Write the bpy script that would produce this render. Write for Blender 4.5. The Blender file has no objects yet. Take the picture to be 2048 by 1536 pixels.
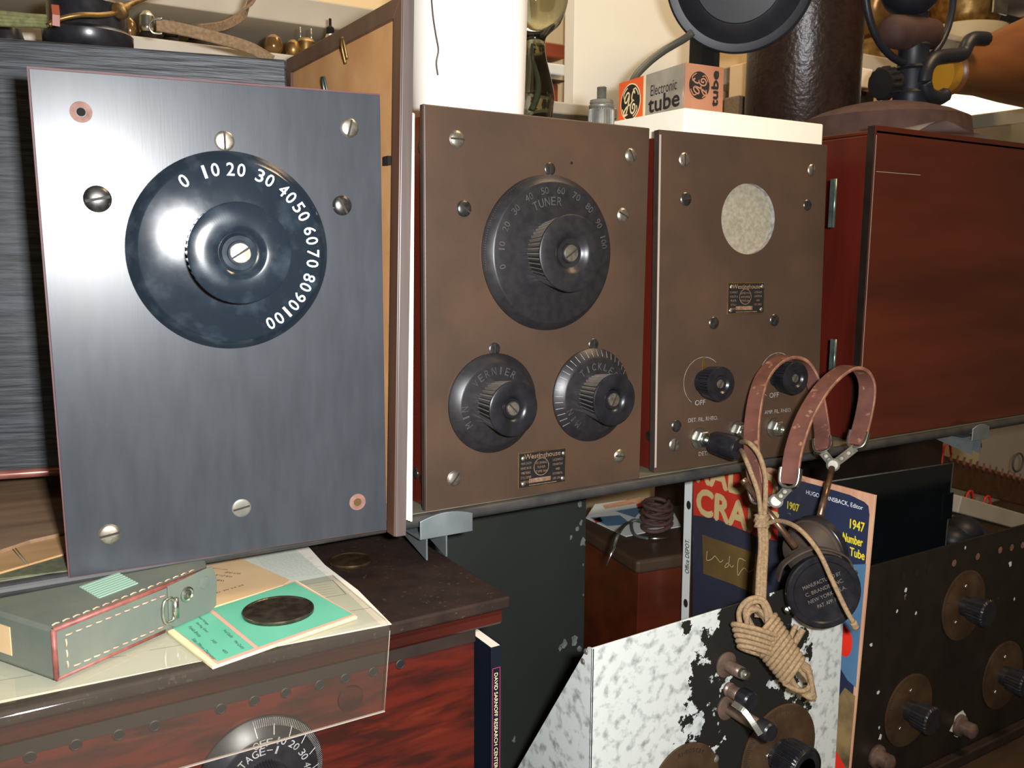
import bpy, bmesh, math, random
from mathutils import Vector, Matrix
random.seed(7)
C = bpy.context.scene.collection
SC = bpy.context.scene
# ------------------------------------------------------------------ camera
V3 = Vector
YAW, PITCH, ROLL = math.radians(31.818), math.radians(8.31), math.radians(0.3275)
FPX = 1792.6
cf = V3((math.sin(YAW)*math.cos(PITCH), math.cos(YAW)*math.cos(PITCH), -math.sin(PITCH)))
cr0 = V3((math.cos(YAW), -math.sin(YAW), 0)); cu0 = cr0.cross(cf)
cr = cr0*math.cos(ROLL)+cu0*math.sin(ROLL); cu = -cr0*math.sin(ROLL)+cu0*math.cos(ROLL)
def ray(x, y): return cf+cr*((x-1024)/FPX)-cu*((y-768)/FPX)
CAM = -0.66*ray(852, 1025)
cd = bpy.data.cameras.new('camera'); cam = bpy.data.objects.new('camera', cd); C.objects.link(cam)
M = Matrix((cr, cu, -cf)).transposed().to_4x4(); M.translation = CAM
cam.matrix_world = M
cd.sensor_width = 36; cd.lens = FPX/2048*36; cd.clip_start = 0.01; cd.clip_end = 30
cd.dof.use_dof = True; cd.dof.focus_distance = 0.68; cd.dof.aperture_fstop = 22
SC.camera = cam
# ------------------------------------------------------------------ light
SC.view_settings.view_transform = 'Standard'; SC.view_settings.look = 'None'
SC.view_settings.gamma = 1; SC.view_settings.use_curve_mapping = False
SC.view_settings.exposure = 0.0
w = bpy.data.worlds.new('world'); SC.world = w; w.use_nodes = True
w.node_tree.nodes['Background'].inputs[0].default_value = (1.0, 0.78, 0.52, 1)
w.node_tree.nodes['Background'].inputs[1].default_value = 0.10
def area(name, loc, target, sx, sy, power, col):
    l = bpy.data.lights.new(name, 'AREA'); l.shape = 'RECTANGLE'; l.size = sx; l.size_y = sy
    l.energy = power; l.color = col
    o = bpy.data.objects.new(name, l); C.objects.link(o); o.location = loc
    o.rotation_euler = (V3(target)-V3(loc)).to_track_quat('-Z', 'Y').to_euler()
    return o
area('camera_flash', CAM+cr*0.044+cu*0.020-cf*0.005, CAM+cf*0.7+cr*0.0, 0.03, 0.018, 11.5, (0.97, 0.98, 1.0))
area('room_ceiling_lamp', (0.9, -0.5, 1.55), (0.7, 0.4, 0.2), 0.5, 0.5, 16.0, (1.0, 0.70, 0.40))
area('back_shelf_lamp', (0.3, 0.44, 1.25), (0.3, 0.46, 0.2), 0.7, 0.2, 6.5, (1.0, 0.87, 0.68))
# ------------------------------------------------------------------ helpers
def at(px, py, k, v):
    d = ray(px, py); i = 'xyz'.index(k); return CAM+d*((v-CAM[i])/d[i])
def D(px, py, t): return CAM+ray(px, py)*t
def proj(p):
    v = V3(p)-CAM; z = v.dot(cf); return (1024+FPX*v.dot(cr)/z, 768-FPX*v.dot(cu)/z)
class Fr:
    def __init__(s, o, u, v):
        s.o = V3(o); s.u = V3(u).normalized(); v = V3(v); s.v = (v-s.u*v.dot(s.u)).normalized(); s.n = s.u.cross(s.v)
    def p(s, a, b, c=0): return s.o+s.u*a+s.v*b+s.n*c
    def loc(s, px, py, c=0):
        d = ray(px, py); t = (s.o+s.n*c-CAM).dot(s.n)/d.dot(s.n); q = CAM+d*t-s.o
        return q.dot(s.u), q.dot(s.v)
    def sub(s, a, b, c=0, rot=0):
        r = math.radians(rot); u = s.u*math.cos(r)+s.v*math.sin(r); v = -s.u*math.sin(r)+s.v*math.cos(r)
        return Fr(s.p(a, b, c), u, v)
W = Fr((0, 0, 0), (1, 0, 0), (0, 1, 0))
def axisfr(o, n, hint=(0, 0, 1)):
    n = V3(n).normalized(); h = V3(hint)
    if abs(n.dot(h)) > 0.95: h = V3((1, 0, 0))
    u = h.cross(n).normalized(); return Fr(o, u, n.cross(u))
def quadfr(TL, TR, BR, BL, t3):
    d = [ray(*q) for q in (TL, TR, BR, BL)]
    m = Matrix((d[0], -d[1], d[2])).transposed(); t = m.inverted() @ d[3]
    P = [CAM+d[i]*(t[i]*t3) for i in range(3)]+[CAM+d[3]*t3]
    U = P[2]-P[3]; f = Fr(P[3], U, P[0]-P[3])
    return f, U.length, (P[0]-P[3]).length
def catmull(pts, n=8, closed=False):
    pts = [V3(p) for p in pts]; N = len(pts); out = []
    rng = range(N) if closed else range(N-1)
    for i in rng:
        if closed: a, b, c, d = pts[i-1], pts[i], pts[(i+1) % N], pts[(i+2) % N]
        else: a, b, c, d = pts[max(i-1, 0)], pts[i], pts[i+1], pts[min(i+2, N-1)]
        for k in range(n):
            t = k/n
            out.append(0.5*((2*b)+(c-a)*t+(2*a-5*b+4*c-d)*t*t+(3*b-a-3*c+d)*t**3))
    if not closed: out.append(pts[-1])
    return out
TXT = {}
def textgeo(s, sp=1.0):
    if (s, sp) in TXT: return TXT[(s, sp)]
    cu_ = bpy.data.curves.new('t', 'FONT'); cu_.body = s; cu_.resolution_u = 3; cu_.space_character = sp
    o = bpy.data.objects.new('t', cu_); me = o.to_mesh()
    vs = [(q.co.x, q.co.y) for q in me.vertices]; fs = [tuple(p.vertices) for p in me.polygons]
    o.to_mesh_clear(); bpy.data.objects.remove(o); bpy.data.curves.remove(cu_)
    if not vs: vs = [(0, 0), (1, 0), (1, 1)]; fs = []
    x0 = min(v[0] for v in vs); x1 = max(v[0] for v in vs); y0 = min(v[1] for v in vs); y1 = max(v[1] for v in vs)
    vs = [((x-(x0+x1)/2), (y-(y0+y1)/2)) for x, y in vs]
    TXT[(s, sp)] = (vs, fs, x1-x0, y1-y0); return TXT[(s, sp)]
class MB:
    def __init__(s): s.v = []; s.f = []; s.m = []; s.s = []
    def add(s, vs, fs, mat=0, smooth=False):
        b = len(s.v); s.v += [V3(v) for v in vs]
        for f in fs: s.f.append(tuple(b+i for i in f)); s.m.append(mat); s.s.append(smooth)
        return s
    def box(s, fr, a0, a1, b0, b1, c0, c1, mat=0, bev=0.0, seg=2):
        bm = bmesh.new(); bmesh.ops.create_cube(bm, size=1)
        for v in bm.verts:
            v.co = V3(((a0+a1)/2+v.co.x*(a1-a0), (b0+b1)/2+v.co.y*(b1-b0), (c0+c1)/2+v.co.z*(c1-c0)))
        if bev: bmesh.ops.bevel(bm, geom=list(bm.edges), offset=bev, segments=seg, profile=0.5, affect='EDGES')
        bm.verts.index_update()
        s.add([fr.p(*v.co) for v in bm.verts], [[v.index for v in f.verts] for f in bm.faces], mat, False); bm.free(); return s
    def prism(s, fr, poly, c0, c1, mat=0, bev=0.0, side=None):
        bm = bmesh.new(); vb = [bm.verts.new((x, y, c0)) for x, y in poly]; f = bm.faces.new(vb)
        r = bmesh.ops.extrude_face_region(bm, geom=[f])
        for e in r['geom']:
            if isinstance(e, bmesh.types.BMVert): e.co.z = c1
        bmesh.ops.recalc_face_normals(bm, faces=bm.faces)
        if bev: bmesh.ops.bevel(bm, geom=list(bm.edges), offset=bev, segments=2, profile=0.5, affect='EDGES')
        bm.verts.index_update()
        for f in bm.faces:
            pass
        fl = list(bm.faces); b = len(s.v); s.v += [fr.p(*v.co) for v in bm.verts]
        for f in fl:
            s.f.append(tuple(b+v.index for v in f.verts)); s.m.append(mat if (side is None or abs(f.normal.z) > 0.7) else side); s.s.append(False)
        bm.free(); return s
    def hexa(s, P, mat=0):   # 8 points: bottom 4, top 4
        s.add(P, [(3, 2, 1, 0), (4, 5, 6, 7), (0, 1, 5, 4), (1, 2, 6, 5), (2, 3, 7, 6), (3, 0, 4, 7)], mat); return s
    def lathe(s, fr, prof, a=0, b=0, seg=48, mat=0, knurl=None, smooth=True, kd=0.06, cap=True):
        rows = []; vs = []; brk = set()
        if smooth and not knurl and len(prof) > 2:
            np_ = []
            for i, q in enumerate(prof):
                np_.append(q)
                if 0 < i < len(prof)-1:
                    d0 = V3((q[0]-prof[i-1][0], q[1]-prof[i-1][1], 0)); d1_ = V3((prof[i+1][0]-q[0], prof[i+1][1]-q[1], 0))
                    if d0.length > 1e-7 and d1_.length > 1e-7 and d0.angle(d1_) > math.radians(33): brk.add(len(np_)-1); np_.append(q)
            prof = np_
        for i, (r, h) in enumerate(prof):
            row = []
            for k in range(seg):
                t = 2*math.pi*k/seg; rr = r
                if knurl and i in knurl and (k//2) % 2: rr = r*(1-kd)
                row.append(len(vs)); vs.append(fr.p(a+rr*math.cos(t), b+rr*math.sin(t), h))
            rows.append(row)
        fs = []
        for i in range(len(rows)-1):
            if i in brk: continue
            for k in range(seg):
                fs.append((rows[i][k], rows[i][(k+1) % seg], rows[i+1][(k+1) % seg], rows[i+1][k]))
        b_f = len(s.m); s.add(vs, fs, mat, smooth and not knurl)
        if knurl:
            for q in range(len(fs)):
                if ((q % seg)//2) % 2: s.m[b_f+q] = 0
        if cap:
            n = len(vs); b0 = len(s.v)-n
            if prof[-1][0] > 1e-6: s.f.append(tuple(b0+i for i in rows[-1])); s.m.append(mat); s.s.append(False)
            if prof[0][0] > 1e-6: s.f.append(tuple(b0+i for i in reversed(rows[0]))); s.m.append(mat); s.s.append(False)
        return s
    def tube(s, pts, r, seg=10, mat=0, closed=False, caps=True, smooth=True):
        pts = [V3(p) for p in pts]; N = len(pts); R = r if isinstance(r, (list, tuple)) else [r]*N
        T = []
        for i in range(N):
            a = pts[i-1] if (i or closed) else pts[0]; b = pts[(i+1) % N] if (i < N-1 or closed) else pts[-1]
            d = (b-a); T.append(d.normalized() if d.length > 1e-9 else V3((0, 0, 1)))
        u = T[0].orthogonal().normalized(); vs = []; rows = []
        for i in range(N):
            if i:
                q = T[i-1].rotation_difference(T[i]); u = q @ u; u = (u-T[i]*u.dot(T[i])).normalized()
            v = T[i].cross(u); row = []
            for k in range(seg):
                t = 2*math.pi*k/seg; row.append(len(vs)); vs.append(pts[i]+(u*math.cos(t)+v*math.sin(t))*R[i])
            rows.append(row)
        fs = []
        for i in range(N if closed else N-1):
            j = (i+1) % N
            for k in range(seg): fs.append((rows[i][k], rows[i][(k+1) % seg], rows[j][(k+1) % seg], rows[j][k]))
        if caps and not closed: fs.append(tuple(reversed(rows[0]))); fs.append(tuple(rows[-1]))
        s.add(vs, fs, mat, smooth); return s
    def strap(s, pts, wv, hw, th, mat=0, edge=None):
        pts = [V3(p) for p in pts]; N = len(pts); vs = []; rows = []
        for i in range(N):
            T = (pts[min(i+1, N-1)]-pts[max(i-1, 0)]).normalized()
            wd = wv[i] if isinstance(wv, list) else V3(wv); wd = (wd-T*wd.dot(T)).normalized(); nn = wd.cross(T)
            cs = [(-1, -.5), (-1, .5), (-.9, 1), (.9, 1), (1, .5), (1, -.5), (.9, -1), (-.9, -1)]
            row = []
            for x, y in cs: row.append(len(vs)); vs.append(pts[i]+wd*x*hw+nn*y*th)
            rows.append(row)
        fs = [(rows[i][k], rows[i][(k+1) % 8], rows[i+1][(k+1) % 8], rows[i+1][k]) for i in range(N-1) for k in range(8)]
        b = len(s.f); s.add(vs, fs+[tuple(reversed(rows[0])), tuple(rows[-1])], mat, False)
        if edge is not None:
            for q in range((N-1)*8):
                if q % 8 in (0, 1, 3, 4, 5, 7): s.m[b+q] = edge
        return s
    def text(s, fr, st, a, b, h, w=None, rot=0, c=0.0002, mat=0, sp=1.0, bold=0):
        vs, fs, tw, thh = textgeo(st, sp)
        ky = h/thh; kx = (w/tw) if w else ky; r = math.radians(rot); cr_, sr = math.cos(r), math.sin(r)
        offs = [(0, 0)] if not bold else [(-bold, 0), (bold, 0), (0, bold), (0, -bold)]
        for i, (ox, oy) in enumerate(offs):
            s.add([fr.p(a+(x*kx+ox)*cr_-(y*ky+oy)*sr, b+(x*kx+ox)*sr+(y*ky+oy)*cr_, c+i*2e-6) for x, y in vs], fs, mat)
        return s
    def arctext(s, fr, st, a, b, R, ang, h, adv, mat=0, c=0.0002, cw=0.75, bold=0):
        n = len(st)
        for i, ch in enumerate(st):
            if ch == ' ': continue
            t = ang-(i-(n-1)/2)*adv; r = math.radians(t)
            hh = h*(0.12 if ch == '-' else 1); ww = h*cw*(0.35 if ch in '1I.' else 1)
            s.text(fr, ch, a+R*math.cos(r), b+R*math.sin(r), hh, ww, t-90, c, mat, bold=bold)
        return s
    def ribbon2(s, fr, pts, wd, c=0.0003, mat=0, n=6):
        P = catmull([(x, y, 0) for x, y in pts], n); vs = []; fs = []
        for i, p in enumerate(P):
            T = (P[min(i+1, len(P)-1)]-P[max(i-1, 0)]).normalized(); nn = V3((-T.y, T.x, 0))*wd/2
            vs += [fr.p(p.x+nn.x, p.y+nn.y, c), fr.p(p.x-nn.x, p.y-nn.y, c)]
            if i: fs.append((2*i-2, 2*i-1, 2*i+1, 2*i))
        s.add(vs, fs, mat); return s
    def disc(s, fr, a, b, ra, rb, c=0.0002, mat=0, seg=40):
        s.add([fr.p(a+ra*math.cos(2*math.pi*k/seg), b+rb*math.sin(2*math.pi*k/seg), c) for k in range(seg)], [tuple(range(seg))], mat); return s
    def ring(s, fr, a, b, r0, r1, c=0.0002, mat=0, a0=0, a1=360, seg=48):
        vs = []; fs = []
        for k in range(seg+1):
            t = math.radians(a0+(a1-a0)*k/seg)
            vs += [fr.p(a+r0*math.cos(t), b+r0*math.sin(t), c), fr.p(a+r1*math.cos(t), b+r1*math.sin(t), c)]
            if k: fs.append((2*k-2, 2*k-1, 2*k+1, 2*k))
        s.add(vs, fs, mat); return s
    def rect(s, fr, a0, a1, b0, b1, c=0.0002, mat=0):
        s.add([fr.p(a0, b0, c), fr.p(a1, b0, c), fr.p(a1, b1, c), fr.p(a0, b1, c)], [(0, 1, 2, 3)], mat); return s
    def poly(s, fr, pts, c=0.0002, mat=0):
        s.add([fr.p(x, y, c) for x, y in pts], [tuple(range(len(pts)))], mat); return s
    def build(s, name, mats, parent=None, label=None, cat=None, group=None, kind=None):
        me = bpy.data.meshes.new(name)
        if not isinstance(mats, (list, tuple)): mats = [mats]
        if parent is not None: o0 = V3(parent.get('_o', (0, 0, 0)))
        else:
            xs = [v.x for v in s.v]; ys = [v.y for v in s.v]; zs = [v.z for v in s.v]
            o0 = V3(((min(xs)+max(xs))/2, (min(ys)+max(ys))/2, min(zs)))
        me.from_pydata([v-o0 for v in s.v], [], s.f); me.update()
        for m in mats: me.materials.append(m)
        me.polygons.foreach_set('material_index', s.m); me.polygons.foreach_set('use_smooth', s.s); me.update()
        o = bpy.data.objects.new(name, me); C.objects.link(o)
        o['_o'] = tuple(o0)
        if parent is not None: o.parent = parent
        else: o.location = o0
        if label: o['label'] = label
        if cat: o['category'] = cat
        if group: o['group'] = group
        if kind: o['kind'] = kind
        return o
def thing(name, label, cat, loc, group=None):
    o = bpy.data.objects.new(name, None); C.objects.link(o); o.location = loc; o.empty_display_size = 0.02
    o['_o'] = tuple(loc); o['label'] = label; o['category'] = cat
    if group: o['group'] = group
    return o
# ------------------------------------------------------------------ materials
def lin(c):
    return tuple(((x/255)/12.92 if x/255 <= 0.04045 else (((x/255)+0.055)/1.055)**2.4) for x in c)+(1,)
def mat(name, c1, c2=None, sc=60, det=5, stretch=(1, 1, 1), rough=0.5, r2=None, metal=0, bump=0, bsc=None, spec=0.5, coat=0, coatr=0.1, aniso=0, lo=0.35, hi=0.65, c3=None, sc3=20, lo3=0.6, hi3=0.66, trans=0, ior=1.45, emis=None, es=0, sheen=0, dist=0.0, bstretch=None, rot=(0, 0, 0)):
    m = bpy.data.materials.new(name); m.use_nodes = True; nt = m.node_tree; N = nt.nodes; L = nt.links; b = N['Principled BSDF']
    b.inputs['Base Color'].default_value = lin(c1); b.inputs['Roughness'].default_value = rough; b.inputs['Metallic'].default_value = metal
    b.inputs['Specular IOR Level'].default_value = spec; b.inputs['Coat Weight'].default_value = coat; b.inputs['Coat Roughness'].default_value = coatr
    b.inputs['Transmission Weight'].default_value = trans; b.inputs['IOR'].default_value = ior
    if aniso: b.inputs['Anisotropic'].default_value = aniso
    if sheen: b.inputs['Sheen Weight'].default_value = sheen
    if emis: b.inputs['Emission Color'].default_value = lin(emis); b.inputs['Emission Strength'].default_value = es
    tc = N.new('ShaderNodeTexCoord'); mp = N.new('ShaderNodeMapping'); mp.inputs['Scale'].default_value = stretch; mp.inputs['Rotation'].default_value = rot
    L.new(tc.outputs['Object'], mp.inputs[0])
    def noise(s_, d_, src=mp, di=0.0):
        n = N.new('ShaderNodeTexNoise'); n.inputs['Scale'].default_value = s_; n.inputs['Detail'].default_value = d_; n.inputs['Distortion'].default_value = di
        L.new(src.outputs[0], n.inputs['Vector']); return n
    def rampf(n, a, b_):
        r = N.new('ShaderNodeMapRange'); r.inputs[1].default_value = a; r.inputs[2].default_value = b_; L.new(n.outputs[0], r.inputs[0]); return r
    n1 = noise(sc, det, mp, dist)
    if c2 is not None:
        mx = N.new('ShaderNodeMix'); mx.data_type = 'RGBA'; mx.inputs[6].default_value = lin(c1); mx.inputs[7].default_value = lin(c2)
        r = rampf(n1, lo, hi); L.new(r.outputs[0], mx.inputs[0]); col = mx.outputs[2]
        if c3 is not None:
            n3 = noise(sc3, 6); r3 = rampf(n3, lo3, hi3); m3 = N.new('ShaderNodeMix'); m3.data_type = 'RGBA'; m3.inputs[7].default_value = lin(c3)
            L.new(r3.outputs[0], m3.inputs[0]); L.new(col, m3.inputs[6]); col = m3.outputs[2]
        L.new(col, b.inputs['Base Color'])
    if r2 is not None:
        nr = noise(sc*0.5, 4); rr = N.new('ShaderNodeMapRange'); rr.inputs[1].default_value = 0.3; rr.inputs[2].default_value = 0.7; rr.inputs[3].default_value = rough; rr.inputs[4].default_value = r2
        L.new(nr.outputs[0], rr.inputs[0]); L.new(rr.outputs[0], b.inputs['Roughness'])
    if bump:
        src = mp
        if bstretch: src = N.new('ShaderNodeMapping'); src.inputs['Scale'].default_value = bstretch; L.new(tc.outputs['Object'], src.inputs[0])
        nb = noise(bsc or sc, 4, src); bp = N.new('ShaderNodeBump'); bp.inputs['Strength'].default_value = 1; bp.inputs['Distance'].default_value = bump
        L.new(nb.outputs[0], bp.inputs['Height']); L.new(bp.outputs[0], b.inputs['Normal'])
    return m
X = {}
X['slate'] = mat('grey_bakelite_panel', (50, 53, 57), (56, 59, 63), sc=40, stretch=(3, 3, .6), rough=.31, bump=.000012, bsc=700, bstretch=(1, 1, .06), spec=.42)
X['redge'] = mat('red_fibre_edge', (74, 45, 44), (90, 49, 50), sc=120, rough=.6)
X['brownpanel'] = mat('brown_bakelite_panel', (62, 48, 38), (72, 55, 43), sc=14, det=8, rough=.46, r2=.42, bump=.00004, bsc=900, c3=(82, 59, 43), sc3=12, lo3=.5, hi3=.78)
X['darkedge'] = mat('dark_panel_edge', (52, 44, 38), (62, 50, 44), sc=90, rough=.45)
X['mahog'] = mat('red_mahogany', (84, 27, 18), (60, 17, 11), sc=30, det=6, stretch=(1, 1, .12), rough=.3, spec=.4, coat=.3, coatr=.2)
X['dmahog'] = mat('dark_mahogany_door', (82, 32, 16), (62, 22, 10), sc=26, det=8, stretch=(.15, 1, 1), rough=.28, r2=.4, coat=.3, coatr=.15, bump=.00003, bsc=300, bstretch=(.1, 1, 1))
X['ebony'] = mat('black_lacquer', (26, 22, 18), (34, 28, 22), sc=60, rough=.3)
X['bak'] = mat('black_bakelite', (22, 22, 25), (32, 31, 34), sc=90, rough=.22, r2=.36)
X['bakdull'] = mat('dusty_black_bakelite', (28, 27, 29), (36, 34, 35), sc=160, det=8, rough=.36, r2=.42)
X['bakgloss'] = mat('glossy_blue_black_bakelite', (26, 34, 42), (50, 60, 68), sc=70, det=10, lo=.5, hi=.8, rough=.13, r2=.24, coat=.4, coatr=.08)
X['knurl'] = mat('worn_knurl', (112, 104, 95), (98, 90, 82), sc=60, rough=.42)
X['white'] = mat('white_engraving', (225, 228, 230), rough=.6)
X['faint'] = mat('faint_engraving', (74, 70, 68), (48, 46, 46), sc=120, rough=.6)
X['grav'] = mat('grey_engraving', (165, 160, 155), (120, 116, 112), sc=200, rough=.6)
X['screw'] = mat('nickel_screw', (190, 182, 165), (140, 132, 118), sc=300, rough=.28, r2=.45, metal=.9)
X['dscrew'] = mat('dark_screw', (70, 68, 66), (100, 98, 95), sc=250, rough=.3, metal=.85)
X['slot'] = mat('screw_slot', (38, 32, 26), rough=.7)
X['nickel'] = mat('nickel_plate', (205, 205, 195), (180, 180, 170), sc=120, rough=.22, r2=.4, metal=1)
X['alum'] = mat('aluminium', (168, 176, 178), (140, 150, 152), sc=60, rough=.38, r2=.55, metal=.85, bump=.00005, bsc=200)
X['zinc'] = mat('dull_zinc', (132, 128, 116), (100, 98, 90), sc=80, rough=.5, metal=.5)
X['brass'] = mat('aged_brass', (150, 120, 70), (110, 84, 48), sc=90, rough=.35, r2=.5, metal=.8)
X['copper'] = mat('copper_ring', (128, 94, 82), (104, 72, 62), sc=150, rough=.7)
X['hole'] = mat('dark_hole', (12, 9, 8), rough=.9)
X['kraft'] = mat('kraft_paper', (196, 148, 96), (182, 132, 82), sc=25, det=6, rough=.75, bump=.0001, bsc=120)
X['framewood'] = mat('frame_wood_brown', (92, 66, 50), (78, 54, 42), sc=60, stretch=(1, 1, .1), rough=.42)
X['framefront'] = mat('frame_moulding_mauve', (92, 82, 78), (80, 70, 66), sc=60, stretch=(3, 1, .1), rough=.4)
X['paper'] = mat('white_paper', (232, 226, 210), (222, 214, 196), sc=20, rough=.7)
X['newsprint'] = mat('newspaper', (206, 208, 192), (196, 200, 184), sc=12, rough=.7)
X['ink'] = mat('printed_ink', (80, 84, 78), rough=.7)
X['inkdark'] = mat('dark_ink', (32, 30, 28), rough=.6)
X['tan'] = mat('tan_card', (212, 180, 136), (202, 168, 126), sc=18, rough=.7)
X['cream'] = mat('cream_card', (236, 220, 176), (226, 208, 160), sc=40, rough=.7)
X['green'] = mat('mint_green_card', (96, 176, 146), (104, 182, 152), sc=30, rough=.5)
X['pink'] = mat('pink_line', (214, 160, 140), rough=.6)
X['silver'] = mat('tarnished_silver_coin', (120, 106, 90), (84, 72, 60), sc=160, det=6, rough=.32, metal=.85, bump=.0002, bsc=350)
X['bronze'] = mat('bronze_token', (120, 98, 70), (84, 66, 46), sc=130, rough=.36, metal=.85, bump=.0001, bsc=300)
X['greenleather'] = mat('grey_green_leather', (104, 109, 96), (92, 101, 92), sc=30, det=8, rough=.55, r2=.65, bump=.00008, bsc=420)
X['redpipe'] = mat('red_piping', (138, 82, 72), (116, 64, 56), sc=200, rough=.5)
X['thread'] = mat('cream_thread', (214, 196, 160), (200, 130, 110), sc=60, rough=.8)
X['mintplastic'] = mat('mint_grille', (136, 168, 148), rough=.5)
X['woodlid'] = mat('dark_brown_lid', (42, 30, 24), (32, 22, 18), sc=60, det=10, rough=.6, r2=.75, bump=.0001, bsc=500, c3=(70, 54, 42), sc3=300, lo3=.62, hi3=.75, spec=.22)
X['lidedge'] = mat('lid_edge_mahogany', (62, 22, 16), (40, 14, 10), sc=60, stretch=(.15, 1, 1), rough=.25, coat=.3)
X['redwood'] = mat('flame_mahogany', (80, 23, 12), (46, 14, 8), sc=110, det=10, stretch=(.18, 1, 1), dist=.4, rough=.4, r2=.5, lo=.38, hi=.6, c3=(104, 38, 17), sc3=90, lo3=.60, hi3=.78, rot=(0, -.3, 0))
X['darkbox'] = mat('dark_wood_and_lid_shade', (40, 26, 18), (30, 20, 14), sc=40, rough=.6)  # dark wood, also the painted lid shadow on the lower cabinet
X['greenmetal'] = mat('dark_green_metal', (33, 36, 31), (28, 32, 27), sc=12, det=8, rough=.55, c3=(96, 108, 100), sc3=38, lo3=.72, hi3=.74)
X['shelfblack'] = mat('black_shelf_edge', (46, 46, 46), (58, 57, 54), sc=70, det=8, rough=.42, r2=.55)
X['shelftop'] = mat('shelf_top_grey', (108, 104, 84), (92, 88, 72), sc=30, rough=.6)
X['casecloth'] = mat('black_ribbed_case', (54, 58, 63), (24, 27, 30), sc=420, det=3, stretch=(.07, .07, 1), rough=.5, lo=.36, hi=.62, bump=.0006, bsc=420, bstretch=(.06, .06, 1))
X['casetrim'] = mat('copper_trim', (150, 96, 84), (120, 74, 64), sc=60, rough=.3, metal=.3)
X['oak'] = mat('veneer_brown', (150, 122, 94), (116, 92, 70), sc=60, det=8, stretch=(.12, 1, 1), rough=.5)
X['tancloth'] = mat('tan_veneer', (184, 146, 100), (166, 128, 84), sc=80, stretch=(.1, 1, 1), rough=.6)
X['olive'] = mat('olive_cloth', (96, 98, 72), (78, 80, 60), sc=200, rough=.8)
X['bookblack'] = mat('navy_black_cover', (22, 28, 38), (18, 22, 30), sc=20, rough=.3)
X['crimson'] = mat('crimson_line', (190, 50, 90), rough=.5)
X['paint'] = None
X['bpanel'] = mat('chipped_black_paint', (26, 22, 18), (34, 28, 22), sc=40, rough=.45, c3=(120, 112, 96), sc3=60, lo3=.76, hi3=.78)
X['brassdial'] = mat('brown_brass_dial', (88, 68, 48), (66, 48, 34), sc=40, det=6, rough=.35, r2=.5, metal=.3)
X['post'] = mat('aged_binding_post', (120, 98, 84), (90, 74, 64), sc=90, rough=.4, metal=.4)
X['covernavy'] = mat('navy_magazine_cover', (44, 52, 78), (36, 42, 62), sc=14, det=8, rough=.35, c3=(84, 84, 96), sc3=70, lo3=.68, hi3=.75)
X['coverblue'] = mat('pale_blue_print', (84, 122, 150), (70, 104, 134), sc=12, rough=.35)
X['coverred'] = mat('red_print', (222, 52, 34), (206, 44, 30), sc=20, rough=.4)
X['covercream'] = mat('cream_print', (232, 208, 150), (220, 190, 130), sc=20, rough=.5)
X['covergold'] = mat('ochre_print', (128, 100, 48), (100, 78, 44), sc=16, rough=.45)
X['covertan'] = mat('brown_print', (140, 116, 76), (70, 58, 40), sc=30, rough=.5)
X['yellow'] = mat('yellow_print', (228, 204, 40), rough=.5)
X['pagepink'] = mat('aged_page_edges', (176, 122, 96), (200, 156, 124), sc=90, stretch=(1, 1, .1), rough=.7)
X['strip'] = mat('white_sleeve_strip', (206, 210, 204), rough=.4)
X['strap'] = mat('brown_leather_strap', (108, 68, 56), (86, 52, 44), sc=50, det=8, rough=.5, r2=.62, bump=.00012, bsc=300, c3=(170, 124, 96), sc3=120, lo3=.62, hi3=.74)
X['strapedge'] = mat('worn_strap_edge', (150, 106, 84), (110, 72, 58), sc=120, rough=.6)
X['cord'] = mat('tan_cotton_cord', (146, 120, 88), (120, 98, 70), sc=500, det=3, rough=.85, bump=.0002, bsc=1500)
X['dustycup'] = mat('dusty_receiver_shell', (66, 56, 48), (52, 44, 38), sc=60, det=6, rough=.5, r2=.65)
X['silveredge'] = mat('worn_light_edge', (158, 146, 136), rough=.5)
X['cork'] = mat('grey_felt_window', (150, 142, 122), (128, 120, 102), sc=260, det=6, rough=.85)
X['hinge'] = mat('green_steel_hinge', (120, 140, 128), (90, 104, 96), sc=90, rough=.3, metal=.7)
X['whiteblk'] = mat('white_painted_block', (240, 232, 212), rough=.55)
X['whitejar'] = mat('white_ceramic', (246, 243, 236), rough=.35)
X['board'] = mat('white_board', (236, 234, 222), (230, 228, 216), sc=6, rough=.7)
X['cardsilver'] = mat('silver_grey_carton', (170, 164, 150), (120, 112, 100), sc=26, det=4, rough=.4, metal=.2, lo=.42, hi=.75)
X['cardorange'] = mat('orange_carton', (232, 96, 46), rough=.45)
X['cardpink'] = mat('copper_pink_carton', (206, 150, 118), (190, 128, 98), sc=20, det=3, rough=.32, metal=.35)
X['leatherette'] = mat('dark_brown_leatherette', (54, 38, 30), (44, 30, 24), sc=120, rough=.32, bump=.0008, bsc=180)
X['hornblack'] = mat('satin_black', (26, 29, 36), (32, 35, 42), sc=60, rough=.45)
X['ringbrown'] = mat('warm_brown_rim', (132, 84, 46), (116, 70, 38), sc=30, rough=.5)
X['cable'] = mat('grey_cable', (70, 72, 66), rough=.5)
X['wall'] = mat('cream_wall', (212, 190, 150), (204, 182, 142), sc=5, rough=.8)
X['wallg'] = mat('pale_grey_wall', (168, 160, 150), (160, 152, 142), sc=5, rough=.8)
X['redbrown'] = mat('red_brown_wood', (134, 62, 32), (106, 46, 24), sc=30, stretch=(.3, 1, 1), rough=.45)
X['plank'] = mat('pale_shelf_board', (180, 172, 156), (166, 158, 142), sc=12, rough=.6)
X['amber'] = mat('amber_glass_base', (124, 96, 58), (96, 70, 38), sc=30, rough=.2, metal=.5)
X['turned'] = mat('turned_wood', (122, 76, 38), (100, 58, 28), sc=20, stretch=(.2, 1, 1), rough=.35)
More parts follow.
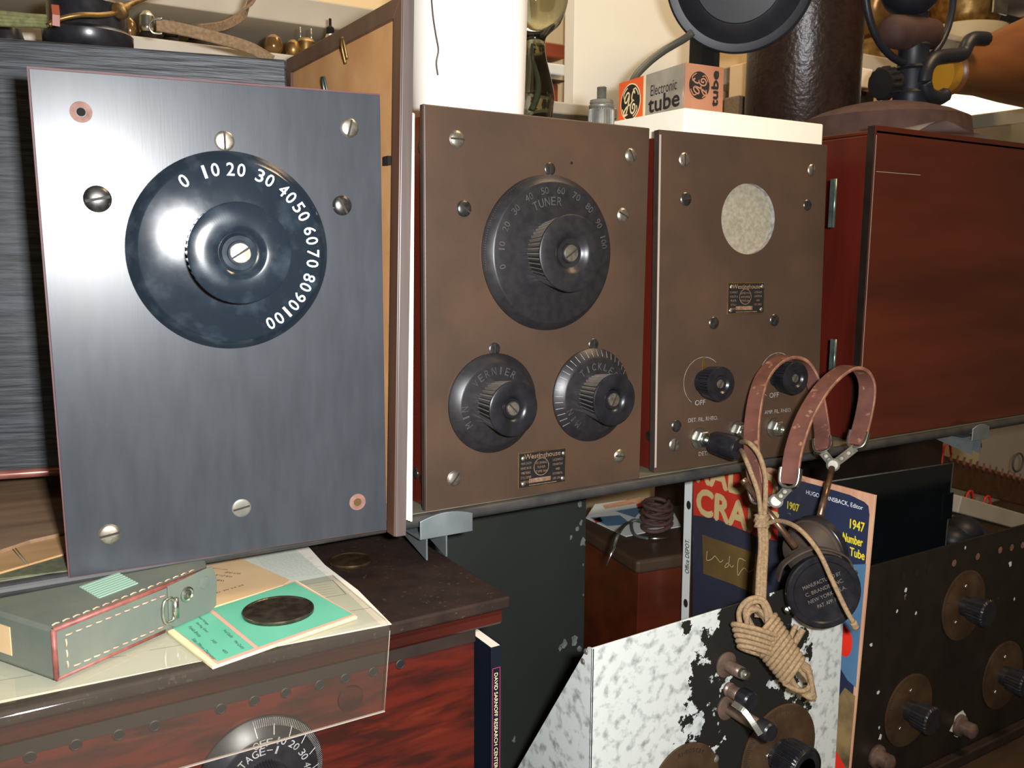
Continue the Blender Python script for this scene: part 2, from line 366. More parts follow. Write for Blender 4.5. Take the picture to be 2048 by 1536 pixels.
X['yellowring'] = mat('yellow_ring', (196, 140, 40), rough=.4)
X['lamp'] = mat('lit_tube_lens', (255, 250, 225), emis=(255, 248, 214), es=1.6)
X['webbing'] = mat('tan_webbing', (128, 104, 76), (104, 84, 60), sc=400, rough=.85, bump=.0002, bsc=900)
X['greencord'] = mat('olive_green_cord', (104, 104, 66), (76, 78, 48), sc=200, rough=.8)
X['purplish'] = mat('brown_suede', (74, 50, 44), (58, 38, 34), sc=50, rough=.75)
X['beige'] = mat('beige_enamel', (176, 164, 132), (164, 152, 120), sc=10, rough=.5)
X['redwire'] = mat('red_wire', (196, 44, 30), rough=.4)
X['termbrown'] = mat('brown_fibre_strip', (74, 48, 26), (60, 38, 20), sc=60, rough=.6)
X['tablewood'] = mat('work_table_wood', (62, 46, 32), (50, 36, 26), sc=30, stretch=(.2, 1, 1), rough=.5)
X['floor'] = mat('floor_brown', (90, 74, 60), (80, 66, 54), sc=8, rough=.7)
X['rib'] = mat('green_glass_rim', (60, 70, 66), rough=.2)
def glassmat(name, col, rough=0.02, ior=1.45, alpha=None):
    m = bpy.data.materials.new(name); m.use_nodes = True; nt = m.node_tree; b = nt.nodes['Principled BSDF']
    b.inputs['Base Color'].default_value = lin(col); b.inputs['Roughness'].default_value = rough; b.inputs['IOR'].default_value = ior
    b.inputs['Transmission Weight'].default_value = 1.0
    return m
def clearsheet(name, tint, haze, gloss=0.05, dif=(200, 190, 170)):
    m = bpy.data.materials.new(name); m.use_nodes = True; nt = m.node_tree; N = nt.nodes; L = nt.links
    for n in list(N): N.remove(n)
    out = N.new('ShaderNodeOutputMaterial'); tr = N.new('ShaderNodeBsdfTransparent'); tr.inputs[0].default_value = lin(tint)
    df = N.new('ShaderNodeBsdfDiffuse'); df.inputs[0].default_value = lin(dif); gl = N.new('ShaderNodeBsdfGlossy'); gl.inputs['Roughness'].default_value = gloss
    m1 = N.new('ShaderNodeMixShader'); m1.inputs[0].default_value = haze; L.new(tr.outputs[0], m1.inputs[1]); L.new(df.outputs[0], m1.inputs[2])
    lw = N.new('ShaderNodeLayerWeight'); pw = N.new('ShaderNodeMath'); pw.operation = 'POWER'; pw.inputs[1].default_value = 5; L.new(lw.outputs['Facing'], pw.inputs[0])
    fr_ = N.new('ShaderNodeMath'); fr_.operation = 'MULTIPLY_ADD'; fr_.inputs[1].default_value = .9; fr_.inputs[2].default_value = .035; L.new(pw.outputs[0], fr_.inputs[0]); m2 = N.new('ShaderNodeMixShader'); lw.inputs[0].default_value = .5
    L.new(fr_.outputs[0], m2.inputs[0]); L.new(m1.outputs[0], m2.inputs[1]); L.new(gl.outputs[0], m2.inputs[2]); L.new(m2.outputs[0], out.inputs[0])
    return m
X['acrylic'] = clearsheet('clear_acrylic', (244, 242, 236), .04)
X['darkglass'] = clearsheet('smoky_sheet', (70, 76, 80), .05, .08, (70, 90, 110))
X['sleeve'] = clearsheet('thin_clear_plastic', (246, 246, 246), .012)
X['greyglass'] = clearsheet('greenish_glass', (150, 160, 140), .10, .06, (150, 150, 120))
X['smoke'] = mat('smoked_glass', (15, 19, 19), (18, 24, 26), sc=8, rough=.12, r2=.2)
X['film'] = clearsheet('crumpled_film', (228, 228, 224), .30, .2, (220, 220, 215))
X['platetext'] = mat('worn_plate_lettering', (134, 108, 84), (104, 78, 58), sc=300, rough=.5)
X['rodmetal'] = mat('worn_copper_rod', (150, 116, 92), (96, 76, 62), sc=90, rough=.3, metal=.8)
X['chip'] = mat('pale_paint_chips', (104, 112, 106), (70, 78, 74), sc=200, rough=.6)
def peel_material():
    m = bpy.data.materials.new('peeling_white_paint'); m.use_nodes = True; nt = m.node_tree; N = nt.nodes; L = nt.links; b = N['Principled BSDF']
    tc = N.new('ShaderNodeTexCoord'); sep = N.new('ShaderNodeSeparateXYZ'); L.new(tc.outputs['Object'], sep.inputs[0])
    n1 = N.new('ShaderNodeTexNoise'); n1.inputs['Scale'].default_value = 38; n1.inputs['Detail'].default_value = 9; n1.inputs['Roughness'].default_value = .62; L.new(tc.outputs['Object'], n1.inputs['Vector'])
    n2 = N.new('ShaderNodeTexNoise'); n2.inputs['Scale'].default_value = 120; n2.inputs['Detail'].default_value = 5; L.new(tc.outputs['Object'], n2.inputs['Vector'])
    def mth(op, a, b_=None, val=None):
        q = N.new('ShaderNodeMath'); q.operation = op
        for i, s_ in enumerate((a, b_)):
            if s_ is None: continue
            if isinstance(s_, (int, float)): q.inputs[i].default_value = s_
            else: L.new(s_, q.inputs[i])
        return q.outputs[0]
    # bare patch: a blob centred on the right part of the front (object space)
    dx = mth('DIVIDE', mth('SUBTRACT', sep.outputs[0], 0.022), 0.075)
    ax_ = mth('ABSOLUTE', dx); e = mth('SUBTRACT', 1.0, ax_)
    t = mth('ADD', mth('MULTIPLY', e, 0.30), n1.outputs[0])
    thr = N.new('ShaderNodeMapRange'); thr.inputs[1].default_value = .585; thr.inputs[2].default_value = .592; L.new(t, thr.inputs[0])
    mot = N.new('ShaderNodeMapRange'); mot.inputs[1].default_value = .50; mot.inputs[2].default_value = .72; mot.inputs[4].default_value = .9; L.new(n2.outputs[0], mot.inputs[0])
    w1 = N.new('ShaderNodeMix'); w1.data_type = 'RGBA'; w1.inputs[6].default_value = lin((192, 196, 190)); w1.inputs[7].default_value = lin((118, 124, 122)); L.new(mot.outputs[0], w1.inputs[0])
    w2 = N.new('ShaderNodeMix'); w2.data_type = 'RGBA'; w2.inputs[7].default_value = lin((24, 24, 20)); L.new(thr.outputs[0], w2.inputs[0]); L.new(w1.outputs[2], w2.inputs[6])
    L.new(w2.outputs[2], b.inputs['Base Color']); b.inputs['Roughness'].default_value = .55
    bp = N.new('ShaderNodeBump'); bp.inputs['Distance'].default_value = .0004; bp.invert = True; L.new(thr.outputs[0], bp.inputs['Height']); L.new(bp.outputs[0], b.inputs['Normal'])
    return m
X['paint'] = peel_material()
# ================================================================== SETTING
def slab(name, x0, x1, y0, y1, z0, z1, m, kind='structure', **k):
    b = MB(); b.box(W, x0, x1, y0, y1, z0, z1); return b.build(name, m, kind=kind, **k)
slab('wall_back', -1.6, 3.2, .66, .70, -1.2, 1.7, X['wall'])
slab('wall_right', 3.2, 3.24, -1.2, .66, -1.2, 1.7, X['wallg'])
slab('floor', -1.6, 3.2, -1.2, .66, -1.24, -1.2, X['floor'])
b = MB(); b.box(W, -1.0, 2.2, -.35, .655, -.46, -.42, 0, .003)
for x in (-.9, 2.1):
    for y in (-.28, .58): b.box(W, x-.03, x+.03, y-.03, y+.03, -1.2, -.46)
b.build('work_table', X['tablewood'], label='long brown wooden work table under the lower radio sets', cat='table')
# ------------------------------------------------------------------ shelf carrying the three radios
SH0 = V3((0, .1, -.0095))
shelf = thing('shelf', 'narrow black-edged shelf carrying the three brown radio panels', 'shelf', SH0)
b = MB()
pr = [(-.0062+.0045*(1-math.cos(t)), -.0048+.0047*math.sin(t)) for t in [math.pi/2-math.pi*k/8 for k in range(9)]]
poly = [(-.0015, -.0001)]+[(-.0062+.0047*(1-math.sin(math.radians(a))), -.0048+.0047*math.cos(math.radians(a))) for a in range(10, 180, 20)]+[(-.0015, -.0095), (.33, -.0095), (.33, -.0001)]
fr = Fr((-.75, 0, 0), (0, 1, 0), (0, 0, 1))
b.prism(fr, poly, 0, 1.75, 0); b.build('board', X['shelfblack'], shelf)
b = MB(); b.box(W, -.75, 1.0, .0, .33, -.0001, .0006); b.build('top_sheet', X['shelftop'], shelf, label='grey laminate shelf top')
def clip(x0, x1):
    b = MB(); n = 10; f = Fr((0, -.0135, 0), (1, 0, 0), (0, 0, 1)); h = []
    for k in range(n+1):
        t = k/n; h.append((x0+(x1-x0)*t, -.0035+.0062*math.sin(math.pi*(0.12+t*.76))))
    b.prism(f, [(x0, -.0150), (x1, -.0150)]+h[::-1], 0, .0016, 0, .0004)
    b.box(W, x0, x1, -.0135, .05, -.0150, -.0135)
    # vertical tapered plates below
    for xx in (x0+.006, x0+.022):
        g = Fr((xx, 0, 0), (0, 1, 0), (0, 0, 1))
        b.prism(g, [(-.012, -.0150), (-.012, -.032), (.06, -.0150)], 0, .0012)
    b.build('bracket', X['alum'], shelf, label='bent aluminium bracket clip')
clip(-.012, .031); clip(.668, .70)
# ------------------------------------------------------------------ radio panels
FA, WA, HA = quadfr((66, 137), (766, 191), (773, 1058.5), (140, 1155), .53)
FB, WB, HB = quadfr((858, 209), (1307, 257), (1279, 958), (852, 1025), .66)
FC, WC, HC = quadfr((1327, 260), (1662, 291), (1633, 903), (1308, 944.5), .78)
def screw(par, fr, px, py, r, m, slot=0, dome=.0012, c=0.0, name='screw', label=None, sunk=False, ab=None):
    a, bb = ab if ab else fr.loc(px, py, c)
    r = r*1.15; b = MB(); f = fr.sub(a, bb, c, slot)
    prof = [(r*1.06, -.0004), (r*1.05, .0001), (r, .0003)]+[(r*math.cos(t), .0003+dome*math.sin(t)) for t in (.35, .7, 1.05, 1.35)]+[(r*.02, .0003+dome)]
    b.lathe(f, prof, seg=28)
    b.box(f, -r*.92, r*.92, -r*.11, r*.11, .0001, .0003+dome*1.02, 1)
    return b.build(name, [m, X['slot']], par, label=label)
def rivet(par, fr, px, py, r, m, c=0, name='rivet'):
    a, bb = fr.loc(px, py, c); b = MB(); f = fr.sub(a, bb, c)
    b.lathe(f, [(r, -.0002), (r*.9, r*.35), (r*.6, r*.65), (r*.02, r*.8)], seg=20); return b.build(name, m, par)
def knob_screw(b, f, h, r, ang, mi, ms):
    g = f.sub(0, 0, h, ang)
    b.lathe(g, [(r, 0), (r, .0006), (r*.92, .0013), (r*.02, .0016)], seg=28, mat=mi); b.box(g, -r*.95, r*.95, -r*.1, r*.1, .0008, .00175, ms)
def dial(par, fr, cx, cy, R, rk, hk, m_d, m_k, m_kn, nr=48, deco=None, slotang=40, h0=.004, bev=.010, hd=.0085, kb=.88, rs=None, rec=None, name='dial', kd=.06, bw=None, coll=None):
    f = fr.sub(cx, cy, 0); bw = bw or R*.075
    b = MB()
    b.lathe(f, [(R*.96, .0001), (R, .0006), (R, h0*.5), (R-.0004, h0*.6), (R-bw, hd), (R-bw-.0015, hd+.0006), (rk*.5, hd+.0006)], seg=96)
    mats = [m_d, X['white'], X['grav'], X['faint']]
    if deco: deco(b, f)
    d = b.build(name, mats, par)
    b = MB(); rec = rec or rk*.47; rs = rs or rk*.205
    if coll: b.lathe(f, [(rk*.78, hd), (rk*.78, hd+coll)], seg=48, mat=3)
    b.lathe(f, [(rk*kb, hd+.0002), (rk*(kb+.01), hd+.001), (rk, hk-.0016)], seg=nr*4, knurl=(0, 1, 2), mat=1, kd=kd, cap=False)
    b.lathe(f, [(rk, hk-.0016), (rk*.995, hk-.0006), (rk-.0012, hk), (rec+.002, hk+.0003), (rec, hk-.0002), (rec-.002, hk-.0022), (rec*.72, hk-.0036), (rs*1.2, hk-.0036), (rs*1.15, hk-.002), (.0001, hk-.002)], seg=96, cap=False)
    knob_screw(b, f, hk-.002, rs, slotang, 2, 4)
    k = b.build('knob', [m_k, m_kn, X['screw'], X['copper'], X['slot']], d)
    return d
def CEN(fr, l, r_, t, b_, c=.002):
    my = (t+b_)/2; mx = (l+r_)/2; return (fr.loc(l, my, c)[0]+fr.loc(r_, my, c)[0])/2, (fr.loc(mx, t, c)[1]+fr.loc(mx, b_, c)[1])/2
def RAD(fr, x0, x1, y, c=0): return abs(fr.loc(x1, y, c)[0]-fr.loc(x0, y, c)[0])/2
def RADV(fr, x, y0, y1, c=0): return abs(fr.loc(x, y1, c)[1]-fr.loc(x, y0, c)[1])/2
# --- A: grey panel radio
ra = thing('radio_amplifier', 'grey brushed radio unit with one big numbered black dial, leftmost panel', 'radio', FA.p(WA/2, 0, -.05))
b = MB(); b.box(FA, 0, WA, 0, HA, -.0048, 0, 0, .0003); b.box(FA, 0.0004, WA-.0004, .0004, HA-.0004, -.0052, -.0010, 1)
b.box(FA, -.0009, WA+.0003, -.0005, HA+.0010, -.0050, -.0006, 1)
pan = b.build('panel', [X['slate'], X['redge']], ra, label='grey brushed front panel with red edge')
b = MB(); b.box(FA, .009, WA-.009, .004, HA-.006, -.085, -.0052, 0, .001); b.build('case', X['mahog'], ra)
sa = RADV(FA, 452, 302, 697)
ax, ay = CEN(FA, 251, 653, 302, 697)
def decoA(b, f):
    angs = [122.6, 103.5, 85.7, 64.9, 46, 30, 11.5, -5.3, -23.6, -39.5, -57.5]
    for i, an in enumerate(angs): b.arctext(f, str(i*10), 0, 0, sa*.815, an, sa*.125, 7.4, 1, .0094, .60, bold=sa*.0012)
rkA = RAD(FA, 377, 585, 502, .033)
dial(ra, FA, ax, ay, sa, rkA, .033, X['bakgloss'], X['bakgloss'], X['bakgloss'], 44, decoA, 32, h0=.004, bw=sa*.085, kb=.94, rs=rkA*.205, rec=rkA*.47, kd=.03)
screw(ra, FA, 699, 256, .0049, X['screw'], 75); screw(ra, FA, 195, 398, .0062, X['dscrew'], 12, .0022); screw(ra, FA, 684, 411, .0052, X['dscrew'], -60, .002)
screw(ra, FA, 483, 1016, .0049, X['zinc'], 10, .0004); screw(ra, FA, 219, 1069, .0053, X['screw'], 8); screw(ra, FA, 449, 282, .0048, X['screw'], 90, .0008, name='pointer_screw')
for px, py, ang in ((162, 224, 0), (715, 1004, 0)):
    a, q = FA.loc(px, py); b = MB(); f = FA.sub(a, q)
    b.lathe(f, [(.0058, -.0002), (.0056, .0002), (.0026, .00025), (.0024, -.002)], seg=30, cap=False); b.lathe(f, [(.0024, .0002), (.0022, .0001), (.0001, -.0001)], seg=20, mat=1)
    b.build('empty_screw_hole', [X['copper'], X['hole'] if py < 500 else X['brass']], ra)
# --- B tuner
rb = thing('radio_tuner', 'brown radio tuner with one large and two small black dials', 'radio', FB.p(WB/2, 0, -.08))
def casebox(fr, Wd, Ht, i0, i1, top, depth):
    g = Fr(fr.p(0, 0, 0), (fr.u.x, fr.u.y, 0), (0, 0, 1)); b = MB(); k = -.0068; zt = max(fr.p(0, Ht, 0).z, 0)-top; zf = .0012
    A0, A1 = fr.p(i0, .002, k), fr.p(Wd-i1, .002, k); T0, T1 = fr.p(i0, Ht-top, k), fr.p(Wd-i1, Ht-top, k)
    A0.z = A1.z = zf; T0.z = T1.z = zt; back = -g.n*depth
    q = lambda P: V3(P)
    bm = bmesh.new(); P = [A0, A1, q(A1)+back, q(A0)+back, T0, T1, q(A1)+back, q(A0)+back]
    P[6].z = P[7].z = zt
    vs = [bm.verts.new(p) for p in P]
    for f in [(3, 2, 1, 0), (4, 5, 6, 7), (0, 1, 5, 4), (1, 2, 6, 5), (2, 3, 7, 6), (3, 0, 4, 7)]: bm.faces.new([vs[i] for i in f])
    bmesh.ops.bevel(bm, geom=list(bm.edges), offset=.001, segments=2, profile=.5, affect='EDGES'); bm.verts.index_update()
    b.add([v.co.copy() for v in bm.verts], [[v.index for v in f.verts] for f in bm.faces]); bm.free(); return b
def panel_unit(par, fr, Wd, Ht, inset, depth, top, body, pm='brownpanel'):
    b = MB(); b.box(fr, 0, Wd, 0, Ht, -.0065, 0, 0, .0007); b.box(fr, -.0003, Wd+.0003, -.0003, Ht+.0003, -.0066, -.0012, 1, .0006)
    p = b.build('panel', [X[pm], X['darkedge']], par)
    b = casebox(fr, Wd, Ht, inset, inset, top, depth); b.build('case', X[body], par, label='red mahogany case')
    return p
panel_unit(rb, FB, WB, HB, .0035, .20, .006, 'mahog')
sb = RADV(FB, 1092, 349, 660); bx, by = CEN(FB, 963, 1222, 349, 660)
def ticks(b, f, r0, r1, a0, a1, n, wd, c, mt, big=None, r1b=None):
    for i in range(n+1):
        t = math.radians(a0+(a1-a0)*i/n); rr = r1b if (big and i % big == 0) else r1
        u = V3((math.cos(t), math.sin(t), 0)); v = V3((-u.y, u.x, 0))*wd/2; q0 = u*r0; q1 = u*rr
        c0, c1 = c if isinstance(c, tuple) else (c, c)
        b.add([f.p(q0.x-v.x, q0.y-v.y, c0), f.p(q1.x-v.x, q1.y-v.y, c1), f.p(q1.x+v.x, q1.y+v.y, c1), f.p(q0.x+v.x, q0.y+v.y, c0)], [(0, 1, 2, 3)], mt)
def decoB(b, f):
    for i in range(11): b.arctext(f, str(i*10), 0, 0, sb*.80, 192.5-18.1*i, sb*.088, 4.6, 3, .0095, .62)
    b.arctext(f, 'TUNER', 0, 0, sb*.66, 101, sb*.105, 8.2, 3, .0096, .7)
    ticks(b, f, sb*.985, sb*.935, 192.5, 11.5, 100, .00030, (.0032, .0062), 3, 10, sb*.925)
rkB = .0285
dial(rb, FB, bx, by, sb, rkB, .0325, X['bakdull'], X['bakdull'], X['knurl'], 46, decoB, 35, bw=sb*.085, kb=.86, rs=.0062, rec=.0145)
sv = RADV(FB, 985, 707, 905); vx, vy = CEN(FB, 898.5, 1071, 707, 905)
def decoV(b, f):
    b.arctext(f, 'VERNIER', 0, 0, sv*.67, 98, sv*.15, 13.4, 3, .0082, .66); b.arctext(f, 'MIN', 0, 0, sv*.74, 196, sv*.15, 13, 3, .0082, .66)
    ticks(b, f, sv*.99, sv*.88, 196, 196, 1, .0003, (.0028, .0066), 3)
rkS = .0205
dial(rb, FB, vx, vy, sv, rkS, .0315, X['bakdull'], X['bak'], X['knurl'], 34, decoV, -45, bw=sv*.16, hd=.0072, kb=.85, rs=.0052, rec=.0098, kd=.09, coll=.006)
st = RADV(FB, 1180, 697, 882); tx, ty = CEN(FB, 1107, 1258, 697, 882)
def decoT(b, f):
    b.arctext(f, 'TICKLER', 0, 0, st*.63, 84, st*.15, 14.5, 3, .0082, .66); b.arctext(f, 'MIN', 0, 0, st*.74, 216, st*.15, 13, 3, .0082, .66)
    ticks(b, f, st*.98, st*.84, 218, 30, 23, .00035, (.003, .0068), 2)
dial(rb, FB, tx, ty, st, rkS, .0315, X['bakdull'], X['bak'], X['knurl'], 34, decoT, 65, bw=st*.18, hd=.0072, kb=.85, rs=.0054, rec=.0098, kd=.09, coll=.006)
for px, py, s_ in ((914, 278, 0), (1262, 311, -60), (928, 417, -35), (1246, 430, -25), (909, 957, 50), (1239, 912, -10)):
    screw(rb, FB, px, py, .0050 if px < 1200 else .0047, X['screw'] if py not in (417,) else X['dscrew'], s_, .0016)
for px, py in ((1100, 338), (989, 698), (1187, 689)): screw(rb, FB, px, py, .0040, X['dscrew'], 90, .0006, name='pointer_screw')
a, q = FB.loc(1143, 326); b = MB(); b.lathe(FB.sub(a, q), [(.0011, .00015), (.0001, .00016)], seg=16); b.build('pin_hole', X['hole'], rb)
SBF = Fr(FB.p(.0035, 0, 0), -FB.n*-1, FB.v)   # left side of the tuner case
SL = Fr(FB.p(.0035, 0, 0), FB.n, FB.v)
SL.n = -FB.u
for c_, z_ in ((-.012, .263), (-.012, .022), (-.024, .024)):
    f = Fr(SL.o+FB.n*c_+FB.v*z_, FB.v, FB.n); b = MB()
    if f.n.dot(FB.u) > 0: f = Fr(f.o, FB.n, FB.v)
    b.lathe(f, [(.0048, -.0002), (.0044, .0006), (.003, .0011), (.0001, .0013)], seg=24); b.build('side_screw', X['dscrew'], rb)
# nameplates
def nameplate(par, fr, q, title, circ, left, right, rv):
    P = [fr.loc(*p) for p in q]; cx = sum(p[0] for p in P)/4; cy = sum(p[1] for p in P)/4
    w2 = (P[1][0]-P[0][0]+P[2][0]-P[3][0])/4; h2 = (P[0][1]-P[3][1]+P[1][1]-P[2][1])/4; f = fr.sub(cx, cy)
    b = MB(); b.box(f, -w2, w2, -h2, h2, 0, .0006, 0, .0002); b.rect(f, -w2*.96, w2*.96, -h2*.94, h2*.94, .00065, 1)
    b.text(f, title, 0, h2*.70, h2*.36, w2*1.5, 0, .0007, 2, bold=.00006)
    b.ring(f, w2*-.05, h2*.10, h2*.46, h2*.50, .0007, 2)
    for i, s_ in enumerate(circ): b.text(f, s_, w2*-.05, h2*(.32-.24*i), h2*.13, min(h2*.75, len(s_)*h2*.11), 0, .0007, 2)
    for i, s_ in enumerate(left): b.text(f, s_, -w2*.68, h2*(.38-.26*i), h2*.13, w2*min(.42, .06*len(s_)), 0, .0007, 2)
    for i, s_ in enumerate(right): b.text(f, s_, w2*.64, h2*(.38-.26*i), h2*.13, w2*min(.42, .06*len(s_)), 0, .0007, 2)
    b.rect(f, -w2*.55, w2*.35, -h2*.74, -h2*.50, .0007, 2); b.rect(f, -w2*.55, w2*.6, -h2*.88, -h2*.84, .0007, 2)
    n = b.build('nameplate', [X['brass'], X['hole'], X['platetext']], par)
    for p in rv:
        a, q_ = fr.loc(*p); g = fr.sub(a, q_, .0006); b = MB(); b.lathe(g, [(.0020, -.0001), (.0018, .0008), (.0010, .0014), (.0001, .0016)], seg=16); b.build('rivet', X['screw'], n)
nameplate(rb, FB, ((1037, 905), (1132, 895), (1130.5, 965), (1034, 978)), 'Westinghouse', ('RECEIVING', 'TUNER', 'TYPE RA'), ('WAVE LENGTH', 'RANGE 180-700', 'METERS', 'STYLE 307189', 'PATENTED'), ('LICENSED', 'FOR AMATEUR', 'AND', 'EXPERIMENTAL', 'USE ONLY'), ((1045, 917), (1126, 906), (1124, 956), (1045, 968)))
# --- C detector
rc = thing('radio_detector', 'brown radio detector panel with round felt window and two small knobs', 'radio', FC.p(WC/2, 0, -.08))
cwx, cwy = FC.loc(1497, 438); cwr = RADV(FC, 1497, 366.5, 509); cwa = RAD(FC, 1446.5, 1548, 438)
b = MB(); n_ = 48; outer = [(0, 0), (WC, 0), (WC, HC), (0, HC)]
# front face with a real round window cut through
circ = [(cwx+cwr*math.cos(2*math.pi*k/n_), cwy+cwr*math.sin(2*math.pi*k/n_)) for k in range(n_)]
def sq(k):
    t = 2*math.pi*k/n_; dx, dy = math.cos(t), math.sin(t); s_ = []
    if dx > 1e-9: s_.append((WC-cwx)/dx)
    if dx < -1e-9: s_.append(-cwx/dx)
    if dy > 1e-9: s_.append((HC-cwy)/dy)
    if dy < -1e-9: s_.append(-cwy/dy)
    return (cwx+dx*min(s_), cwy+dy*min(s_))
outp = [sq(k) for k in range(n_)]
vs = [FC.p(x, y, 0) for x, y in circ]+[FC.p(x, y, 0) for x, y in outp]; fs = [(k, n_+k, n_+(k+1) % n_, (k+1) % n_) for k in range(n_)]
def corner_tris():
    out = []
    for cx_, cy_ in outer:
        # nearest pair of outp straddling the corner
        for k in range(n_):
            p, q = outp[k], outp[(k+1) % n_]
            if abs(p[0]-q[0]) > 1e-6 and abs(p[1]-q[1]) > 1e-6 and math.hypot(p[0]-cx_, p[1]-cy_) < .06: out.append((k, cx_, cy_))
    return out
for k, cx_, cy_ in corner_tris():
    vs.append(FC.p(cx_, cy_, 0)); fs.append((n_+k, len(vs)-1, n_+(k+1) % n_))
b.add(vs, fs, 0)
b.lathe(FC.sub(cwx, cwy), [(cwr, 0), (cwr, -.0065)], seg=n_, mat=2, cap=False, smooth=True)
T_ = [(0, 0), (WC, 0), (WC, HC), (0, HC)]
for i in range(4):
    p, q = T_[i], T_[(i+1) % 4]; b.add([FC.p(p[0], p[1], 0), FC.p(p[0], p[1], -.0065), FC.p(q[0], q[1], -.0065), FC.p(q[0], q[1], 0)], [(0, 1, 2, 3)], 1)
b.text(FC, 'DET. FIL. RHEO.', *FC.loc(1406, 838), .0036, .0335, 0, .0002, 2)
b.text(FC, 'AMP. FIL. RHEO.', *FC.loc(1556, 822), .0036, .0335, 0, .0002, 2)
b.text(FC, 'OFF', *FC.loc(1400, 805), .0046, .0115, 0, .0002, 2); b.text(FC, 'OFF', *FC.loc(1548, 790), .0046, .0115, 0, .0002, 2)
b.text(FC, 'DET.', *FC.loc(1406, 907), .0036, .010, 0, .0002, 2)
for px, py in ((1406, 763), (1554, 752)):
    a, q = FC.loc(px, py); b.ring(FC, a, q, .0215, .0219, .0002, 2, 50, 235)
b.rect(FC, .0004, .0024, .004, HC-.004, .0002, 3)
b.build('panel', [X['brownpanel'], X['darkedge'], X['grav'], X['silveredge']], rc)
b = casebox(FC, WC, HC, .0035, .002, .005, .19); b.build('case', X['mahog'], rc, label='red mahogany case')
b = MB(); b.disc(FC.sub(cwx, cwy, -.0046), 0, 0, cwr, cwr, 0, 0, n_); b.build('window_screen', X['cork'], rc, label='round grey felt window')
nameplate(rc, FC, ((1455.5, 564.6), (1529, 565), (1527, 626), (1453, 630)), 'Westinghouse', ('DETECTOR', 'AMPLIFIER', 'TYPE DA'), ('FILAMENT', 'VOLTS 6', 'PLATE', 'STYLE', 'PATENTED'), ('LICENSED', 'AMATEUR', 'AND', 'USE ONLY'), ((1461, 574), (1522.5, 573), (1520.5, 619), (1459.5, 621)))
def small_knob(par, px, py, hk=.0245, r=.0152):
    a, q = FC.loc(px, py); f = FC.sub(a, q); b = MB()
    b.lathe(f, [(.0092, 0), (.0105, .001), (.0098, .0075), (.0092, .009)], seg=40)
    b.lathe(f, [(r*.90, .0088), (r*.93, .0098), (r, hk-.0016)], seg=30*4, knurl=(0, 1, 2), mat=1, kd=.10, cap=True)
    b.lathe(f, [(r, hk-.0016), (r*.97, hk-.0004), (r*.85, hk), (r*.55, hk), (r*.47, hk-.0012), (r*.33, hk-.0028), (.0001, hk-.0026)], seg=64, cap=False)
    knob_screw(b, f, hk-.0026, .0040, 60, 2, 3)
    k = b.build('knob', [X['bak'], X['bak'], X['screw'], X['slot']], par)
    b = MB(); b.prism(f, [(-.004, .004), (.004, .004), (.004, .006), (.0022, .0105), (.0014, .0218), (-.0014, .0218), (-.0022, .0105), (-.004, .006)], .0002, .0010, 0, .0002)
    b.build('pointer', X['brass'], k)
small_knob(rc, 1406, 763); small_knob(rc, 1554, 752)
for px, py, m_, s_, r_ in ((1369, 319, 'screw', 90, .0048), (1624, 340, 'screw', 90, .0044), (1372, 398, 'dscrew', 10, .0048), (1615, 410, 'dscrew', 80, .0042), (1428, 646, 'dscrew', 60, .0046), (1549, 640, 'dscrew', 50, .0046), (1353, 852, 'dscrew', 60, .0044), (1349, 890, 'screw', 80, .0047)):
    screw(rc, FC, px, py, r_, X[m_], s_, .0010)
def jack(px, py):
    a, q = FC.loc(px, py); f = FC.sub(a, q); b = MB()
    b.lathe(f, [(.0098, 0), (.0094, .0010), (.0085, .0012)], seg=40); b.lathe(f, [(.0080, .0010), (.0078, .0065), (.0066, .0074)], seg=6, smooth=False); b.lathe(f, [(.0046, .006), (.0046, .0088), (.0032, .0090), (.0031, .005)], seg=24)
    b.build('jack', X['nickel'], rc, label='hexagonal nickel phone jack')
for p in ((1399, 877), (1476, 863), (1549, 856)): jack(*p)
f = Fr(FC.p(.0035, .030, -.012), FC.n, FC.v)
b = MB(); f = Fr(FC.p(.0035, .030, -.012), FC.v, FC.n)
if f.n.dot(FC.u) > 0: f = Fr(f.o, FC.n, FC.v)
b.lathe(f, [(.0048, -.0002), (.0044, .0006), (.0001, .0013)], seg=20); b.build('side_screw', X['dscrew'], rc)
# ------------------------------------------------------------------ D mahogany cabinet on the right
dc = thing('wooden_cabinet', 'closed red-brown mahogany radio cabinet at the right end of the shelf', 'cabinet', (.68, .10, .0008))
x0, x1 = .488, .93
b = MB(); b.box(W, x0+.0, x1, .0085, .20, .0012, .306, 0, .0012); b.build('body', X['mahog'], dc)
b = MB(); b.box(W, x0-.001, x1, 0, .0085, .0015, .3145, 0, .0008); b.rect(Fr((0, 0, 0), (1, 0, 0), (0, 0, 1)), x0+.0005, x0+.0014, .012, .305, .0002, 1); b.rect(Fr((0, 0, 0), (1, 0, 0), (0, 0, 1)), x0+.004, x0+.075, .2702, .2707, .0002, 1)
b.box(W, x0-.0016, x0-.0008, .0005, .0082, .002, .314, 2)
b.build('front_door', [X['dmahog'], X['silveredge'], X['ebony']], dc)
b = MB(); b.box(W, x0-.0, x1, .0, .205, .3062, .3102, 0, .001); b.build('top_board', X['dmahog'], dc)
def hinge(y0, y1, xw=5):
    P0 = at(1662, y0, 'y', .004); P1 = at(1662, y1, 'y', .004); b = MB()
    xx = at(1661, (y0+y1)/2, 'y', .004).x
    b.box(W, xx-.0006, xx+.0006, .001, .005, P1.z, P0.z); b.tube([(xx, -.0005, P1.z), (xx, -.0005, P0.z)], .0016, 12)
    b.build('hinge', X['hinge'], rc, label='greenish steel hinge')
hinge(358, 455); hinge(678, 762)
